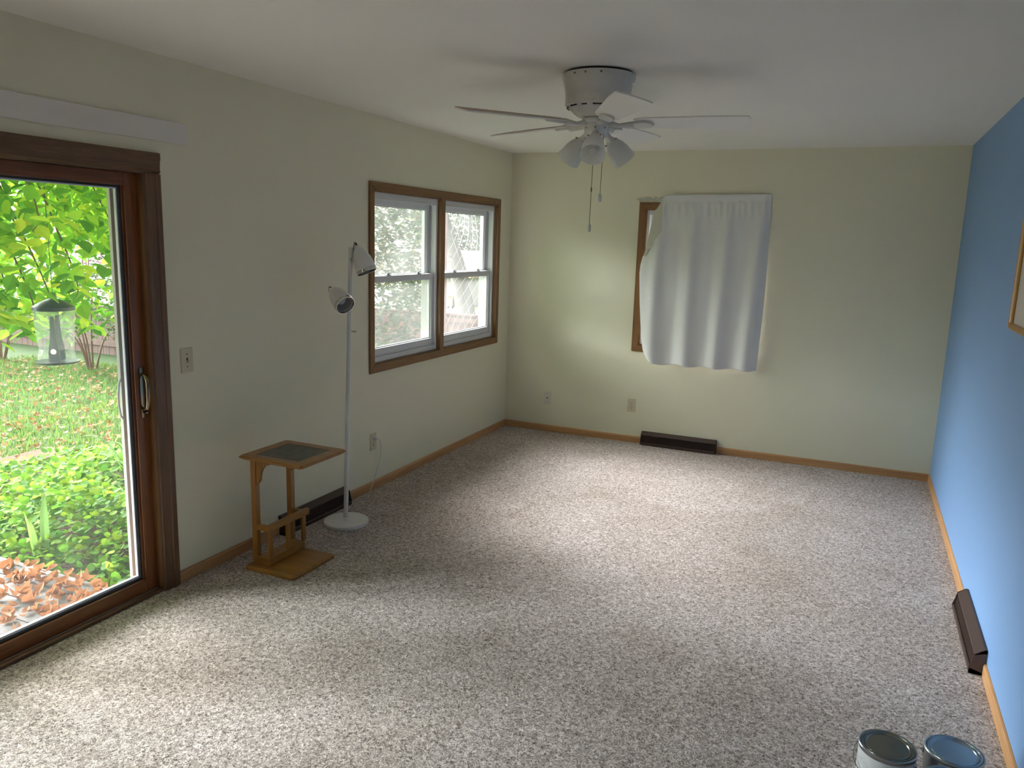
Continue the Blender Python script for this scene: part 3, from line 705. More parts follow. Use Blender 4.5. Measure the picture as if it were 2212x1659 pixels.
cp = [(LX+0.06, LY+0.11, 0.012), (0.285, -2.600, 0.010), (0.215, -2.535, 0.008), (0.215, -2.475, 0.008), (0.300, -2.440, 0.008), (0.330, -2.500, 0.010), (0.250, -2.540, 0.012), (0.150, -2.480, 0.010), (0.108, -2.406, 0.012), (0.105, -2.350, 0.045), (0.092, -2.260, 0.14), (0.080, -2.185, 0.245), (0.062, -2.150, 0.322), (0.045, -2.145, 0.347), (0.030, -2.150, 0.351)]
def smooth_path(pts, n=6):
    P = [Vector(p) for p in pts]; out = []
    for i in range(len(P)-1):
        p0, p1, p2, p3 = P[max(i-1, 0)], P[i], P[i+1], P[min(i+2, len(P)-1)]
        for k in range(n):
            t = k/n; out.append(0.5*((2*p1)+(p2-p0)*t+(2*p0-5*p1+4*p2-p3)*t*t+(3*p1-p0-3*p2+p3)*t**3))
    return out+[P[-1]]
mb = MB(); mb.tube(smooth_path(cp), 0.0026, 7); pc = mb.build('power_cord', M['cord'], lp, smooth=True)
mb = MB(); mb.box((0.0078, -2.163, 0.342), (0.034, -2.139, 0.360), 0.004); mb.build('plug', M['cord'], pc)

# ------------------------------------------------------------------ ceiling fan
FX, FY = 1.715, -2.915
fan = empty('ceiling_fan', (FX, FY, RH), 'white five-blade ceiling fan with three frosted glass lights', 'ceiling fan')
ctr = Vector((FX, FY, RH))
mb = MB(); mb.lathe([(0.150, -0.0005), (0.152, -0.010), (0.150, -0.012)], ctr, n=64, cap0=True, cap1=True); mb.build('gap_shade_ring', M['slot'], fan, smooth=True)  # dark ring stands for the shaded gap between ceiling and housing
q_ = NM('scuffed_white_enamel'); v_ = q_.coord(); nn = q_.noise(v_, 14, 3); q_.setb(Base_Color=(0.66, 0.64, 0.60), Roughness=q_.ramp(nn.outputs[0], [(0.3, (0.18,)*3), (0.7, (0.32,)*3)]))
mb = MB(); mb.lathe([(0.148, -0.009), (0.162, -0.010), (0.163, -0.022), (0.158, -0.045), (0.150, -0.075), (0.146, -0.100), (0.146, -0.138), (0.142, -0.146), (0.128, -0.154), (0.104, -0.176), (0.085, -0.190), (0.060, -0.192)], ctr, n=64); hs = mb.build('motor_housing', q_.m, fan, smooth=True)
for k in range(14):
    mb = MB(); a = 2*PI*k/14+0.1; c = Vector((FX+0.1355*math.cos(a), FY+0.1355*math.sin(a), RH-0.1505))
    w = 0.022 if k % 2 else 0.012
    mb.box((-w, -0.002, -0.0035), (w, 0.002, 0.0035), 0.001, mat=Matrix.Translation(c) @ Matrix.Rotation(a+PI/2, 4, 'Z'))
    mb.build('vent_slot', M['slot'], hs)
for a in (-1.95, -1.62, -1.2, 0.6, 2.5):
    mb = MB(); c = Vector((FX+0.163*math.cos(a), FY+0.163*math.sin(a), RH-0.024)); nrm = Vector((math.cos(a), math.sin(a), 0))
    mb.lathe([(0.0042, -0.004), (0.0042, 0.0015), (0.0001, 0.003)], mat=Matrix.Translation(c) @ nrm.to_track_quat('Z', 'Y').to_matrix().to_4x4(), n=10)
    mb.build('housing_screw', M['brass_dark'], hs)
mb = MB(); mb.lathe([(0.050, -0.190), (0.062, -0.193), (0.066, -0.200), (0.066, -0.214), (0.060, -0.218)], ctr, n=48, cap0=True, cap1=True); mb.build('flywheel', M['fan_white'], fan, smooth=True)
mb = MB(); mb.lathe([(0.044, -0.216), (0.054, -0.219), (0.056, -0.226), (0.054, -0.252), (0.050, -0.258), (0.046, -0.262), (0.036, -0.278), (0.014, -0.288), (0.0001, -0.290)], ctr, n=48, cap0=True); mb.build('switch_housing', M['fan_white'], fan, smooth=True)
for a in (-2.2, -1.35, -0.5):
    mb = MB(); c = Vector((FX+0.055*math.cos(a), FY+0.055*math.sin(a), RH-0.238)); nrm = Vector((math.cos(a), math.sin(a), 0))
    mb.lathe([(0.0035, -0.003), (0.0035, 0.002), (0.0001, 0.004)], mat=Matrix.Translation(c) @ nrm.to_track_quat('Z', 'Y').to_matrix().to_4x4(), n=10)
    mb.build('thumb_screw', M['brass_dark'], fan)
PITCH = math.radians(-13.5)
for k, deg in enumerate((12, 84, 156, 228, 300)):
    R = Matrix.Translation((0, 0, -0.212)) @ Matrix.Rotation(math.radians(deg), 4, 'Z') @ Matrix.Rotation(PITCH, 4, 'X')
    Rf = Matrix.Translation(ctr) @ R
    half = []
    for t in [i/14 for i in range(15)]:
        x = 0.165+(0.655-0.165)*t
        w = 0.052+0.022*min(1, t*1.35)
        if t < 0.06: w *= 0.75+0.25*(t/0.06)
        half.append((x, w))
    tip = [(0.660, 0.066), (0.664, 0.052), (0.667, 0.030), (0.668, 0.0)]
    pts = [(x, w) for x, w in half]+tip+[(x, -w) for x, w in reversed(tip[:-1])]+[(x, -w) for x, w in reversed(half)]
    mb = MB(); mb.prism(pts, -0.003, 0.003, lambda u, v, dd: Rf @ Vector((u, v, dd)), 0.0012)
    bl = mb.build('blade', M['fan_blade'], fan)
    bl.data.materials.append(M['blade_top'])
    for p in bl.data.polygons:
        if p.normal.z > 0.5: p.material_index = 1
    mb = MB(); el = [(0.205+0.052*math.cos(2*PI*i/24), 0.034*math.sin(2*PI*i/24)) for i in range(24)]
    mb.prism(el, -0.0145, -0.0038, lambda u, v, dd: Rf @ Vector((u, v, dd)), 0.003)
    mb.tube([Rf @ Vector((0.055, 0, -0.002)), Rf @ Vector((0.10, 0, -0.014)), Rf @ Vector((0.165, 0, -0.010))], [0.014, 0.010, 0.016], 10)
    mb.build('blade_iron', M['fan_white'], fan, smooth=True)
for deg in (44, 164, 284):
    a = math.radians(deg); h = Vector((math.cos(a), math.sin(a), 0)); ax_ = (h*0.68+Vector((0, 0, -0.73))).normalized()
    neck = ctr+Vector((0, 0, -0.272))+h*0.062
    mb = MB(); mb.tube([ctr+Vector((0, 0, -0.262))+h*0.030, ctr+Vector((0, 0, -0.262))+h*0.055, neck+ax_*0.006, neck+ax_*0.024], [0.013, 0.014, 0.016, 0.024], 14)
    arm = mb.build('light_arm', M['fan_white'], fan, smooth=True)
    mt = Matrix.Translation(neck+ax_*0.018) @ ax_.to_track_quat('Z', 'Y').to_matrix().to_4x4()
    mb = MB(); mb.lathe([(0.024, 0.0), (0.027, 0.004), (0.033, 0.016), (0.043, 0.036), (0.050, 0.062), (0.053, 0.090), (0.057, 0.114)], mat=mt, n=40)
    sh = mb.build('glass_shade', M['frosted'], fan, smooth=True)
    mb = MB(); mb.lathe([(0.0001, 0.004), (0.013, 0.006), (0.014, 0.030), (0.026, 0.055), (0.028, 0.072), (0.018, 0.092), (0.0001, 0.098)], mat=mt, n=20); mb.build('bulb', M['frosted'], sh, smooth=True)
    for s_ in (0.6, 2.7, 4.8):
        mb = MB(); c = mt @ Vector((0.027*math.cos(s_), 0.027*math.sin(s_), 0.003)); e = mt @ Vector((0.036*math.cos(s_), 0.036*math.sin(s_), 0.003))
        mb.tube([c, e], 0.0028, 8)
        mb.build('shade_screw', M['brass_dark'], arm)
for (dx, zb, l0) in ((0.030, -0.562, 0.5), (-0.012, -0.698, 0.6)):
    b = ctr+CR*dx-CF*0.045; b.z = RH-0.26
    e = Vector((b.x-0.004, b.y, RH+zb+0.036))
    mb = MB(); mb.tube([b, e], 0.0013, 6)
    n = int((b.z-e.z)/0.012)
    for k in range(0, n): 
        p = b.lerp(e, k/n); mb.lathe([(0.0001, -0.002), (0.002, 0), (0.0001, 0.002)], p, n=6)
    p = b.lerp(e, 0.33 if dx > 0 else 0.62); mb.lathe([(0.0001, -0.010), (0.0035, -0.008), (0.0035, 0.008), (0.0001, 0.010)], p, n=10)
    ch = mb.build('pull_chain', M['brass_dark'], fan)
    mb = MB(); mb.lathe([(0.0001, 0.0), (0.006, 0.001), (0.0075, 0.008), (0.0075, 0.030), (0.004, 0.036), (0.0001, 0.037)], (e.x, e.y, RH+zb), n=14); mb.build('pull_knob', M['fan_white'], ch, smooth=True)

# ------------------------------------------------------------------ paint cans
def paint_can(loc, rot, label, lidcol, labmat):
    o = empty('paint_can', loc, label, 'paint can')
    R0 = 0.0825; H0 = 0.193; L = Vector(loc)
    mb = MB(); mb.lathe([(0.0001, 0.002), (R0-0.003, 0.002), (R0, 0.0), (R0, 0.004), (R0-0.002, 0.006), (R0-0.002, H0-0.010), (R0, H0-0.008), (R0+0.001, H0-0.002), (R0-0.001, H0), (R0-0.005, H0-0.001), (R0-0.006, H0-0.006), (R0-0.010, H0-0.006)], L, n=64)
    mb.build('can_body', plain('can_metal', (0.50, 0.51, 0.52), 0.28, 1.0), o, smooth=True)
    mb = MB(); mb.lathe([(R0-0.0055, H0-0.004), (R0-0.007, H0+0.0002), (R0-0.010, H0+0.0004), (R0-0.012, H0-0.003), (R0-0.015, H0-0.0035), (R0-0.017, H0-0.0005), (R0-0.021, H0-0.0008), (R0-0.023, H0-0.003), (0.0001, H0-0.0025)], L, n=64)
    mb.build('lid', plain('lid_metal', lidcol, 0.20, 1.0), o, smooth=True)
    if labmat:
        mb = MB(); n = 56; r = R0-0.0012
        bm = mb.bm; prev = None
        for i in range(n+1):
            a = rot+(-0.5+i/n)*4.9
            c, s_ = math.cos(a)*r, math.sin(a)*r
            cur = (bm.verts.new((L.x+c, L.y+s_, L.z+0.012)), bm.verts.new((L.x+c, L.y+s_, L.z+H0-0.014)))
            if prev: bm.faces.new((prev[0], cur[0], cur[1], prev[1]))
            prev = cur
        mb.build('paper_label', labmat, o, smooth=True, label='white paper label with fine grey print')
    ear = []
    for s_ in (-1, 1):
        a = rot+PI/2*s_+0.1; c = L+Vector((math.cos(a)*(R0-0.001), math.sin(a)*(R0-0.001), H0-0.032)); nrm = Vector((math.cos(a), math.sin(a), 0))
        mb = MB(); mb.lathe([(0.012, 0), (0.010, 0.004), (0.005, 0.006), (0.0001, 0.006)], mat=Matrix.Translation(c) @ nrm.to_track_quat('Z', 'Y').to_matrix().to_4x4(), n=16); mb.build('bail_ear', M['steel'], o, smooth=True)
        ear.append(c+nrm*0.006)
    A, B = ear; mid = (A+B)/2; sd = Vector((math.cos(rot), math.sin(rot), 0))
    pts = []
    for k in range(17):
        t = k/16*PI; p = mid+(A-mid)*math.cos(t)*1.02+sd*math.sin(t)*(R0+0.004)+Vector((0, 0, -0.045*math.sin(t))); pts.append(p)
    mb = MB(); mb.tube(pts, 0.0016, 6); mb.build('bail_handle', M['steel'], o, smooth=True)
    return o
q_ = NM('printed_label'); v_ = q_.coord((1, 1, 1))
wv = q_.n('ShaderNodeTexWave'); wv.bands_direction = 'Z'; wv.inputs['Scale'].default_value = 90; wv.inputs['Distortion'].default_value = 0; q_.l(v_, wv.inputs['Vector'])
ns = q_.noise(v_, 260, 1); blk = q_.noise(v_, 26, 0)
fa = q_.n('ShaderNodeMath', operation='GREATER_THAN'); fa.inputs[1].default_value = 0.62; q_.l(wv.outputs['Fac'], fa.inputs[0])
fb = q_.n('ShaderNodeMath', operation='GREATER_THAN'); fb.inputs[1].default_value = 0.47; q_.l(ns.outputs[0], fb.inputs[0])
fd = q_.n('ShaderNodeMath', operation='GREATER_THAN'); fd.inputs[1].default_value = 0.50; q_.l(blk.outputs[0], fd.inputs[0])
fc = q_.n('ShaderNodeMath', operation='MULTIPLY'); q_.l(fa.outputs[0], fc.inputs[0]); q_.l(fb.outputs[0], fc.inputs[1])
fe = q_.n('ShaderNodeMath', operation='MULTIPLY'); q_.l(fc.outputs[0], fe.inputs[0]); q_.l(fd.outputs[0], fe.inputs[1])
q_.setb(Base_Color=q_.mix(fe.outputs[0], (0.62, 0.63, 0.64), (0.36, 0.37, 0.38)), Roughness=0.5)
paint_can((3.095, -3.966, 0), -2.1, 'paint can with a white printed label, leftmost of the three', (0.33, 0.34, 0.31), q_.m)
paint_can((3.281, -3.904, 0), 1.2, 'bare metal paint can nearest the blue wall', (0.45, 0.52, 0.57), None)
paint_can((3.262, -4.078, 0), -1.0, 'paint can in front of the others, cut off by the frame bottom', (0.38, 0.46, 0.48), None)

# ================================================================== outside
DZ_, LZ = -0.15, -0.45
gnd = MB()
gnd.prism([(-14, -9), (-0.2, -9), (-0.2, 9), (-2, 12), (-14, 12)], LZ-0.25, LZ, lambda u, v, dd: (u, v, dd))
structure(gnd.build('ground_lawn', M['lawn']), 'green back lawn scattered with fallen leaves', 'lawn')
mb = MB(); bm = mb.bm
pr = [(-60, 12, -0.8), (20, 12, -0.8), (20, 30, -2.7), (-60, 30, -2.7)]
vs = [bm.verts.new(p) for p in pr]+[bm.verts.new(p) for p in ((20, 90, -2.7), (-60, 90, -2.7))]
bm.faces.new(vs[:4]); bm.faces.new((vs[3], vs[2], vs[4], vs[5]))
structure(mb.build('ground_slope', M['far_lawn'], origin=(-20, 12, -0.8)), 'bright green lawn sloping away beyond the far fence', 'lawn')
mb = MB(); mb.box((-60, 36.4, -2.75), (-20.1, 60, -2.685)); structure(mb.build('driveway', M['concrete']), 'pale driveway beside the garage', 'driveway')
mb = MB(); mb.box((-3.6, -3.78, LZ), (-0.2, -1.9, -0.25), 0.02); structure(mb.build('garden_bed', M['soil']), 'soil bed between the deck and the lawn', 'garden bed')
mb = MB(); mb.box((-0.62, RY-0.3, 2.33), (-T-0.001, 0.6, 2.45)); structure(mb.build('shade_eave', M['siding']), 'unseen roof eave added to shade the outside of the window wall', 'eave')  # out of view, added to keep high sky light off the carpet
# house exterior plinth under the door, deck
mb = MB(); mb.box((-T, -9, LZ-0.2), (-0.02, 0.15, -0.125)); mb.build('wall_plinth', M['siding'], kind='structure')
dk = empty('deck', (-1.5, -6.0, LZ), 'weathered grey wooden deck outside the sliding door', 'deck', None, 'structure')
y = -3.785
rd = random.Random(5)
while y > -8.5:
    mb = MB(); mb.box((-3.9, y-0.138, DZ_-0.035), (-0.16, y, DZ_-rd.random()*0.003), 0.004); mb.build('deck_board', M['deck'], dk); y -= 0.144
mb = MB(); mb.box((-3.9, -8.4, LZ+0.001), (-0.2, -3.83, DZ_-0.036)); mb.build('joist_frame', M['fence'], dk)

LEAF = [(0, 0, 0), (-0.24, 0.22, 0.05), (-0.34, 0.52, 0.08), (-0.18, 0.82, 0.03), (0, 1.0, -0.06), (0.18, 0.82, 0.03), (0.34, 0.52, 0.08), (0.24, 0.22, 0.05), (0, 0.30, -0.02), (0, 0.65, -0.03)]
LEAFF = [(0, 8, 1), (1, 8, 9, 2), (2, 9, 3), (3, 9, 4), (0, 7, 8), (7, 6, 9, 8), (6, 5, 9), (5, 4, 9)]
LOBED = [(0, 0, 0), (-0.45, 0.10, 0.05), (-0.22, 0.32, 0.02), (-0.50, 0.62, 0.08), (-0.15, 0.66, 0), (0, 1.0, -0.05), (0.15, 0.66, 0), (0.50, 0.62, 0.08), (0.22, 0.32, 0.02), (0.45, 0.10, 0.05)]
LOBEDF = [(0, 2, 1), (0, 8, 2), (0, 9, 8), (2, 4, 3), (2, 8, 6, 4), (8, 7, 6), (4, 6, 5)]
def leaf_cloud(name, specs, mat, parent=None, shape=(LEAF, LEAFF), curl=0.0, seed=1, **kw):
    """specs: list of (position, direction of leaf axis, up hint, size) -> one mesh of leaves"""
    V, F = [], []; rg = random.Random(seed)
    pts, fcs = shape
    for p, dr, up, sz in specs:
        yv = Vector(dr).normalized(); xv = yv.cross(Vector(up))
        if xv.length < 1e-3: xv = yv.cross(Vector((1, 0.3, 0)))
        xv.normalize(); zv = xv.cross(yv); b = len(V); wd = rg.uniform(0.8, 1.15); cv = curl*rg.uniform(0.3, 1.6)
        for (a, b_, c) in pts:
            cc = c+cv*(a*a*2.2+(b_-0.5)**2*1.4)
            V.append(tuple(Vector(p)+(xv*a*wd+yv*b_+zv*cc)*sz))
        F += [tuple(b+i for i in f_) for f_ in fcs]
    me = bpy.data.meshes.new(name); me.from_pydata(V, [], F); me.materials.append(mat)
    return link_mesh(name, me, parent, **kw)
def rdir(rg, droop=0.0):
    a = rg.uniform(0, 2*PI); z = rg.uniform(-0.6, 0.5)-droop
    return Vector((math.cos(a), math.sin(a), z)).normalized()
def rup(rg): return Vector((rg.uniform(-0.7, 0.7), rg.uniform(-0.7, 0.7), 1))

# --- tree over the deck with hanging branches
tr = empty('tree', (-3.4, -6.2, LZ), 'leafy green tree whose branches hang over the deck', 'tree')
rg = random.Random(11)
branches = []; specs = []
trunk = [(-3.4, -6.2, LZ), (-3.35, -6.1, 1.2), (-3.2, -5.8, 2.4), (-2.9, -5.2, 3.2), (-2.6, -4.4, 3.6)]
mbT = MB(); mbT.tube(smooth_path(trunk), [0.14-0.10*i/24 for i in range(25)], 12); mbT.build('trunk', M['bark'], tr, smooth=True)
mbB = MB()
def keep(c): return not near_feeder(c) and c.y < -3.55+0.9*(-c.x)
def near_feeder(c):     # birds keep the space around the feeder open
    t = max(0, min(1.0, (c.x+1.22)/0.8)); ax = Vector((-1.22+0.8*t, -3.478-0.55*t))
    return (Vector((c.x, c.y))-ax).length < 0.20 and c.z < 1.33+0.06*t
for k in range(150):
    x0 = rg.uniform(-3.0, -0.9); y0 = rg.uniform(-7.4, -1.3)
    s0 = Vector((-2.6+rg.uniform(-0.4, 0.4), (y0-3.9)*0.5+rg.uniform(-0.5, 0.5), 3.3+rg.uniform(-0.3, 0.3)))
    zend = rg.uniform(1.08, 2.3) if y0 > -4.6 else rg.uniform(1.7, 2.5)  # boughs beyond the visible door part are unseen, added to shade the door
    e0 = Vector((x0, y0, zend)); md_ = (s0+e0)/2+Vector((0, 0, 0.55))
    path = smooth_path([s0, md_, e0+Vector((0, 0, 0.25)), e0], 7)
    mbB.tube(path, [0.010-0.008*i/(len(path)-1) for i in range(len(path))], 5)
    for p in path[4:]:
        for q in range(7):
            c = p+Vector((rg.gauss(0, 0.16), rg.gauss(0, 0.16), rg.gauss(-0.03, 0.13)))
            if c.z < (1.0 if c.y > -4.6 else 1.6) or c.x > -0.45: continue
            if keep(c): specs.append((c, rdir(rg, 0.55), rup(rg), rg.uniform(0.06, 0.12)))
mbB.build('branch', M['twig'], tr, smooth=True)
for k in range(10500):
    c = Vector((rg.uniform(-3.0, -0.8), rg.uniform(-7.5, -1.2), rg.uniform(1.15, 3.3)))
    if c.z < (1.30 if c.y > -4.6 else 1.75)+0.25*math.sin(c.y*3+c.x*2): continue
    if keep(c): specs.append((c, rdir(rg, 0.5), rup(rg), rg.uniform(0.07, 0.125)))
# one long yellow-green strand
for k in range(26):
    t = k/25; c = Vector((-1.05+rg.gauss(0, 0.03), -3.02+rg.gauss(0, 0.035), 1.35-0.52*t))
    specs.append((c, rdir(rg, 1.2), rup(rg), rg.uniform(0.055, 0.09)))
leaf_cloud('foliage', specs, M['leaf_tree'], tr, seed=2)

# --- bird feeder
BF = Vector((-1.22, -3.478, 0.925))
bf = empty('bird_feeder', BF, 'clear hopper bird feeder with dark cap hanging from the tree', 'bird feeder')
mb = MB(); mb.lathe([(0.0001, 0), (0.090, 0.0), (0.112, 0.006), (0.116, 0.014), (0.107, 0.012), (0.0001, 0.010)], BF, n=40); mb.build('seed_tray', M['feeder_dark'], bf, smooth=True)
mb = MB(); mb.lathe([(0.096, 0.014), (0.088, 0.075), (0.084, 0.085), (0.090, 0.10), (0.098, 0.20), (0.104, 0.297)], BF, n=40); mb.build('seed_hopper', M['feeder_glass'], bf, smooth=True)
mb = MB(); mb.lathe([(0.100, 0.298), (0.108, 0.302), (0.106, 0.318), (0.090, 0.330), (0.050, 0.352), (0.024, 0.362), (0.0001, 0.364)], BF, n=40, cap0=True); mb.build('cap', M['feeder_dark'], bf, smooth=True)
for a in (-0.9, 2.2):
    c = BF+Vector((math.cos(a)*0.045, math.sin(a)*0.045, 0.013)); tg = Vector((-math.sin(a), math.cos(a), 0)); nr = Vector((math.cos(a), math.sin(a), 0))
    mb = MB(); mb.prism([(-0.028, 0), (0.028, 0), (0.027, 0.05), (0.016, 0.12), (0.008, 0.255), (-0.008, 0.255), (-0.016, 0.12), (-0.027, 0.05)], -0.010, 0.010, lambda u, v, dd: c+tg*u+nr*dd+Vector((0, 0, v)), 0.003)
    pt_ = mb.build('feeding_post', M['feeder_dark'], bf)
    mb = MB(); mb.lathe([(0.015, 0), (0.015, 0.004), (0.009, 0.004)], mat=Matrix.Translation(c+nr*0.010+Vector((0, 0, 0.06))) @ nr.to_track_quat('Z', 'Y').to_matrix().to_4x4(), n=16, cap1=True); mb.build('feeding_port', M['chrome'], pt_)
mb = MB(); mb.tube(smooth_path([BF+Vector((0, 0, 0.350)), BF+Vector((0.015, 0, 0.39)), BF+Vector((0, 0, 0.42)), BF+Vector((0, 0, 1.9))]), 0.002, 6); mb.build('hanging_wire', M['feeder_dark'], bf)

# --- garden bed planting
def strap_leaf(mb, base, dirxy, h, reach, w, bend=1.0, n=12):
    bm = mb.bm; dv = Vector((dirxy[0], dirxy[1], 0)).normalized(); sd = Vector((-dv.y, dv.x, 0)); prev = None
    for i in range(n+1):
        t = i/n; c = Vector(base)+dv*reach*t**1.6+Vector((0, 0, h*(math.sin(t*PI*0.5*bend)/max(0.3, math.sin(min(1, bend)*PI/2)))))
        ww = w*(1-t**2.2)*(0.7+0.6*min(1, t*3))*0.5+0.0008
        cur = (bm.verts.new(c-sd*ww+dv*0.15*ww), bm.verts.new(c-dv*0.1*ww), bm.verts.new(c+sd*ww+dv*0.15*ww))
        if prev: bm.faces.new((prev[0], cur[0], cur[1], prev[1])); bm.faces.new((prev[1], cur[1], cur[2], prev[2]))
        prev = cur
GZ = -0.25
rg = random.Random(21)
def strap_plant(name, loc, leaves, label, cat='plant', group=None):
    mb = MB()
    for (dx, dy, h, rc, w, bend) in leaves: strap_leaf(mb, (loc[0]+dx*0.05, loc[1]+dy*0.05, loc[2]), (dx, dy), h, rc, w, bend)
    o = mb.build(name, M['blade_leaf'], origin=loc); tag(o, label, cat, group); return o
strap_plant('iris_plant', (-1.22, -3.66, GZ), [(-0.6, 0.8, 0.42, 0.06, 0.042, 0.9), (-1, 0.1, 0.28, 0.10, 0.036, 1.1), (0.9, 0.6, 0.12, 0.28, 0.03, 1.5), (-0.8, -0.3, 0.35, 0.05, 0.018, 0.9), (0.6, 0.9, 0.10, 0.20, 0.03, 1.5)], 'iris with one tall grey-green blade at the deck edge')
strap_plant('daylily_plant', (-1.75, -2.55, GZ), [(math.cos(a), math.sin(a), rg.uniform(0.30, 0.50), rg.uniform(0.15, 0.42), 0.026, rg.uniform(1.1, 1.6)) for a in [rg.uniform(0, 2*PI) for _ in range(16)]], 'daylily clump with arching leaves standing near the lawn')
strap_plant('daylily_plant', (-1.05, -2.85, GZ), [(math.cos(a), math.sin(a), rg.uniform(0.25, 0.42), rg.uniform(0.15, 0.35), 0.024, rg.uniform(1.1, 1.6)) for a in [rg.uniform(0, 2*PI) for _ in range(14)]], 'daylily clump with arching leaves beside the screen frame')
def stem_plant(loc, h, label, lean=(0, 0)):
    o = empty('stem_plant', loc, label, 'plant', 'upright weeds behind the ground cover'); sp = []; L = Vector(loc)
    pts = [L, L+Vector((lean[0]*0.4, lean[1]*0.4, h*0.5)), L+Vector((lean[0], lean[1], h))]; P = smooth_path(pts)
    mb = MB(); mb.tube(P, 0.003, 5); mb.build('stem', M['twig'], o)
    for i, p in enumerate(P[3:]):
        for k in range(3):
            a = i*2.4+k*2.1; sp.append((p, (math.cos(a), math.sin(a), 0.35), (0, 0, 1), 0.05+0.02*rg.random()))
    leaf_cloud('leaves', sp, M['leaf_ground'], o, seed=3)
stem_plant((-2.45, -1.95, GZ), 0.55, 'tall upright weed standing left at the back of the bed', (0.03, 0))
stem_plant((-1.95, -1.90, GZ), 0.72, 'tallest upright weed standing at the back of the bed', (-0.02, 0.02))
stem_plant((-1.62, -1.98, GZ), 0.50, 'short upright weed near the screen frame', (0.02, 0.03))
# mound of round-leaved ground cover
specs = []
for k in range(11000):
    x = rg.uniform(-3.3, -0.25); y = rg.uniform(-3.74, -1.95)
    m_ = 0.5+0.5*math.sin(x*4.1+1)*math.cos(y*3.7)
    hgt = (0.10+0.28*m_)*min(1, (y+3.80)/0.5+0.15)*(1.0 if x > -1.9 else max(0.15, 1-(-1.9-x)*0.7))
    if x < -2.2 and rg.random() < 0.5: continue
    z = GZ+0.01+(hgt+0.05*max(0, rg.gauss(0, 0.7)))*rg.random()**0.6
    a = rg.uniform(0, 2*PI); specs.append(((x, y, z), (math.cos(a), math.sin(a), rg.uniform(-0.6, 0.5)), (rg.gauss(0.25, 0.6), rg.gauss(-0.25, 0.6), 1), rg.uniform(0.028, 0.062)))
ROUND = ([(0, 0, 0), (-0.35, 0.15, 0.03), (-0.48, 0.5, 0.06), (-0.30, 0.85, 0.03), (0, 1.0, 0), (0.30, 0.85, 0.03), (0.48, 0.5, 0.06), (0.35, 0.15, 0.03), (0, 0.30, 0), (0, 0.65, -0.01)], LEAFF)
tag(leaf_cloud('ground_cover', specs, M['leaf_ground'], shape=ROUND, seed=4, origin=(-1.6, -2.8, GZ)), 'bright green round-leaved ground cover filling the bed', 'ground cover', None, 'stuff')
# grass blades on the lawn
V, F = [], []
for k in range(42000):
    x = rg.uniform(-9.5, -1.6); y = rg.uniform(-3.6, 2.2)
    if x > -3.6 and y < -1.88: continue
    a = rg.uniform(0, 2*PI); h = rg.uniform(0.04, 0.09); w = rg.uniform(0.004, 0.009); lx, ly = rg.gauss(0, 0.02), rg.gauss(0, 0.02)
    b = len(V); V += [(x-w*math.cos(a), y-w*math.sin(a), LZ), (x+w*math.cos(a), y+w*math.sin(a), LZ), (x+lx, y+ly, LZ+h)]; F.append((b, b+1, b+2))
me = bpy.data.meshes.new('grass'); me.from_pydata(V, [], F); me.materials.append(M['grass'])
tag(link_mesh('grass', me, origin=(-5, -1, LZ)), 'short green grass blades on the lawn', 'grass', None, 'stuff')
specs = []
for k in range(3000):
    x = rg.uniform(-9.5, -1.8); y = rg.uniform(-3.5, 2.0)
    if x > -3.6 and y < -1.88:
        if rg.random() < 0.75: continue
        z = GZ+0.03+rg.random()*0.05
    else: z = LZ+0.03+rg.random()*0.03
    specs.append(((x, y, z), rdir(rg), (rg.gauss(0, 0.5), rg.gauss(0, 0.5), 1), rg.uniform(0.04, 0.075)))
tag(leaf_cloud('leaf_litter', specs, M['dry_lawn'], shape=(LOBED, LOBEDF), curl=0.4, seed=5, origin=(-5, -1, LZ)), 'tan fallen leaves littering the lawn', 'fallen leaves', None, 'stuff')
# dry leaves on the deck: each its own object
protos = []
for k in range(6):
    cu_ = 0.25+0.2*k
    o = leaf_cloud('dry_leaf', [((0, -0.5*0.09, 0.0), (0, 1, 0), (0, 0, 1), 0.09)], M['dry'], shape=(LOBED, LOBEDF) if k == 3 else (LEAF, LEAFF), curl=cu_, seed=30+k, local=True)
    zs = [v.co.z for v in o.data.vertices]; o.data.transform(Matrix.Translation((0, 0, -min(zs)*0.5)))
    protos.append(o)
cnt = 0; GL = 'curled dry brown leaf lying on the weathered deck boards'
for k in range(330):
    x = -0.26-abs(rg.gauss(0, 0.75)); y = -3.80-abs(rg.gauss(0.12, 0.42))
    if x < -2.6 or y < -5.6: continue
    pr_ = protos[k % 6]
    o = pr_ if cnt < 6 and pr_.get('used') is None else pr_.copy()
    if o is pr_: pr_['used'] = 1
    else:
        COL.objects.link(o); o.pop('used', None)
    cnt += 1
    s_ = rg.uniform(0.5, 0.95); o.scale = (s_,)*3
    o.location = (x, y, DZ_+0.004+rg.random()*0.03)
    o.rotation_euler = (rg.gauss(0, 0.5), rg.gauss(0, 0.5), rg.uniform(0, 2*PI))
    tag(o, GL, 'leaf', 'dry leaves on the deck')
for p in protos: p.pop('used', None)

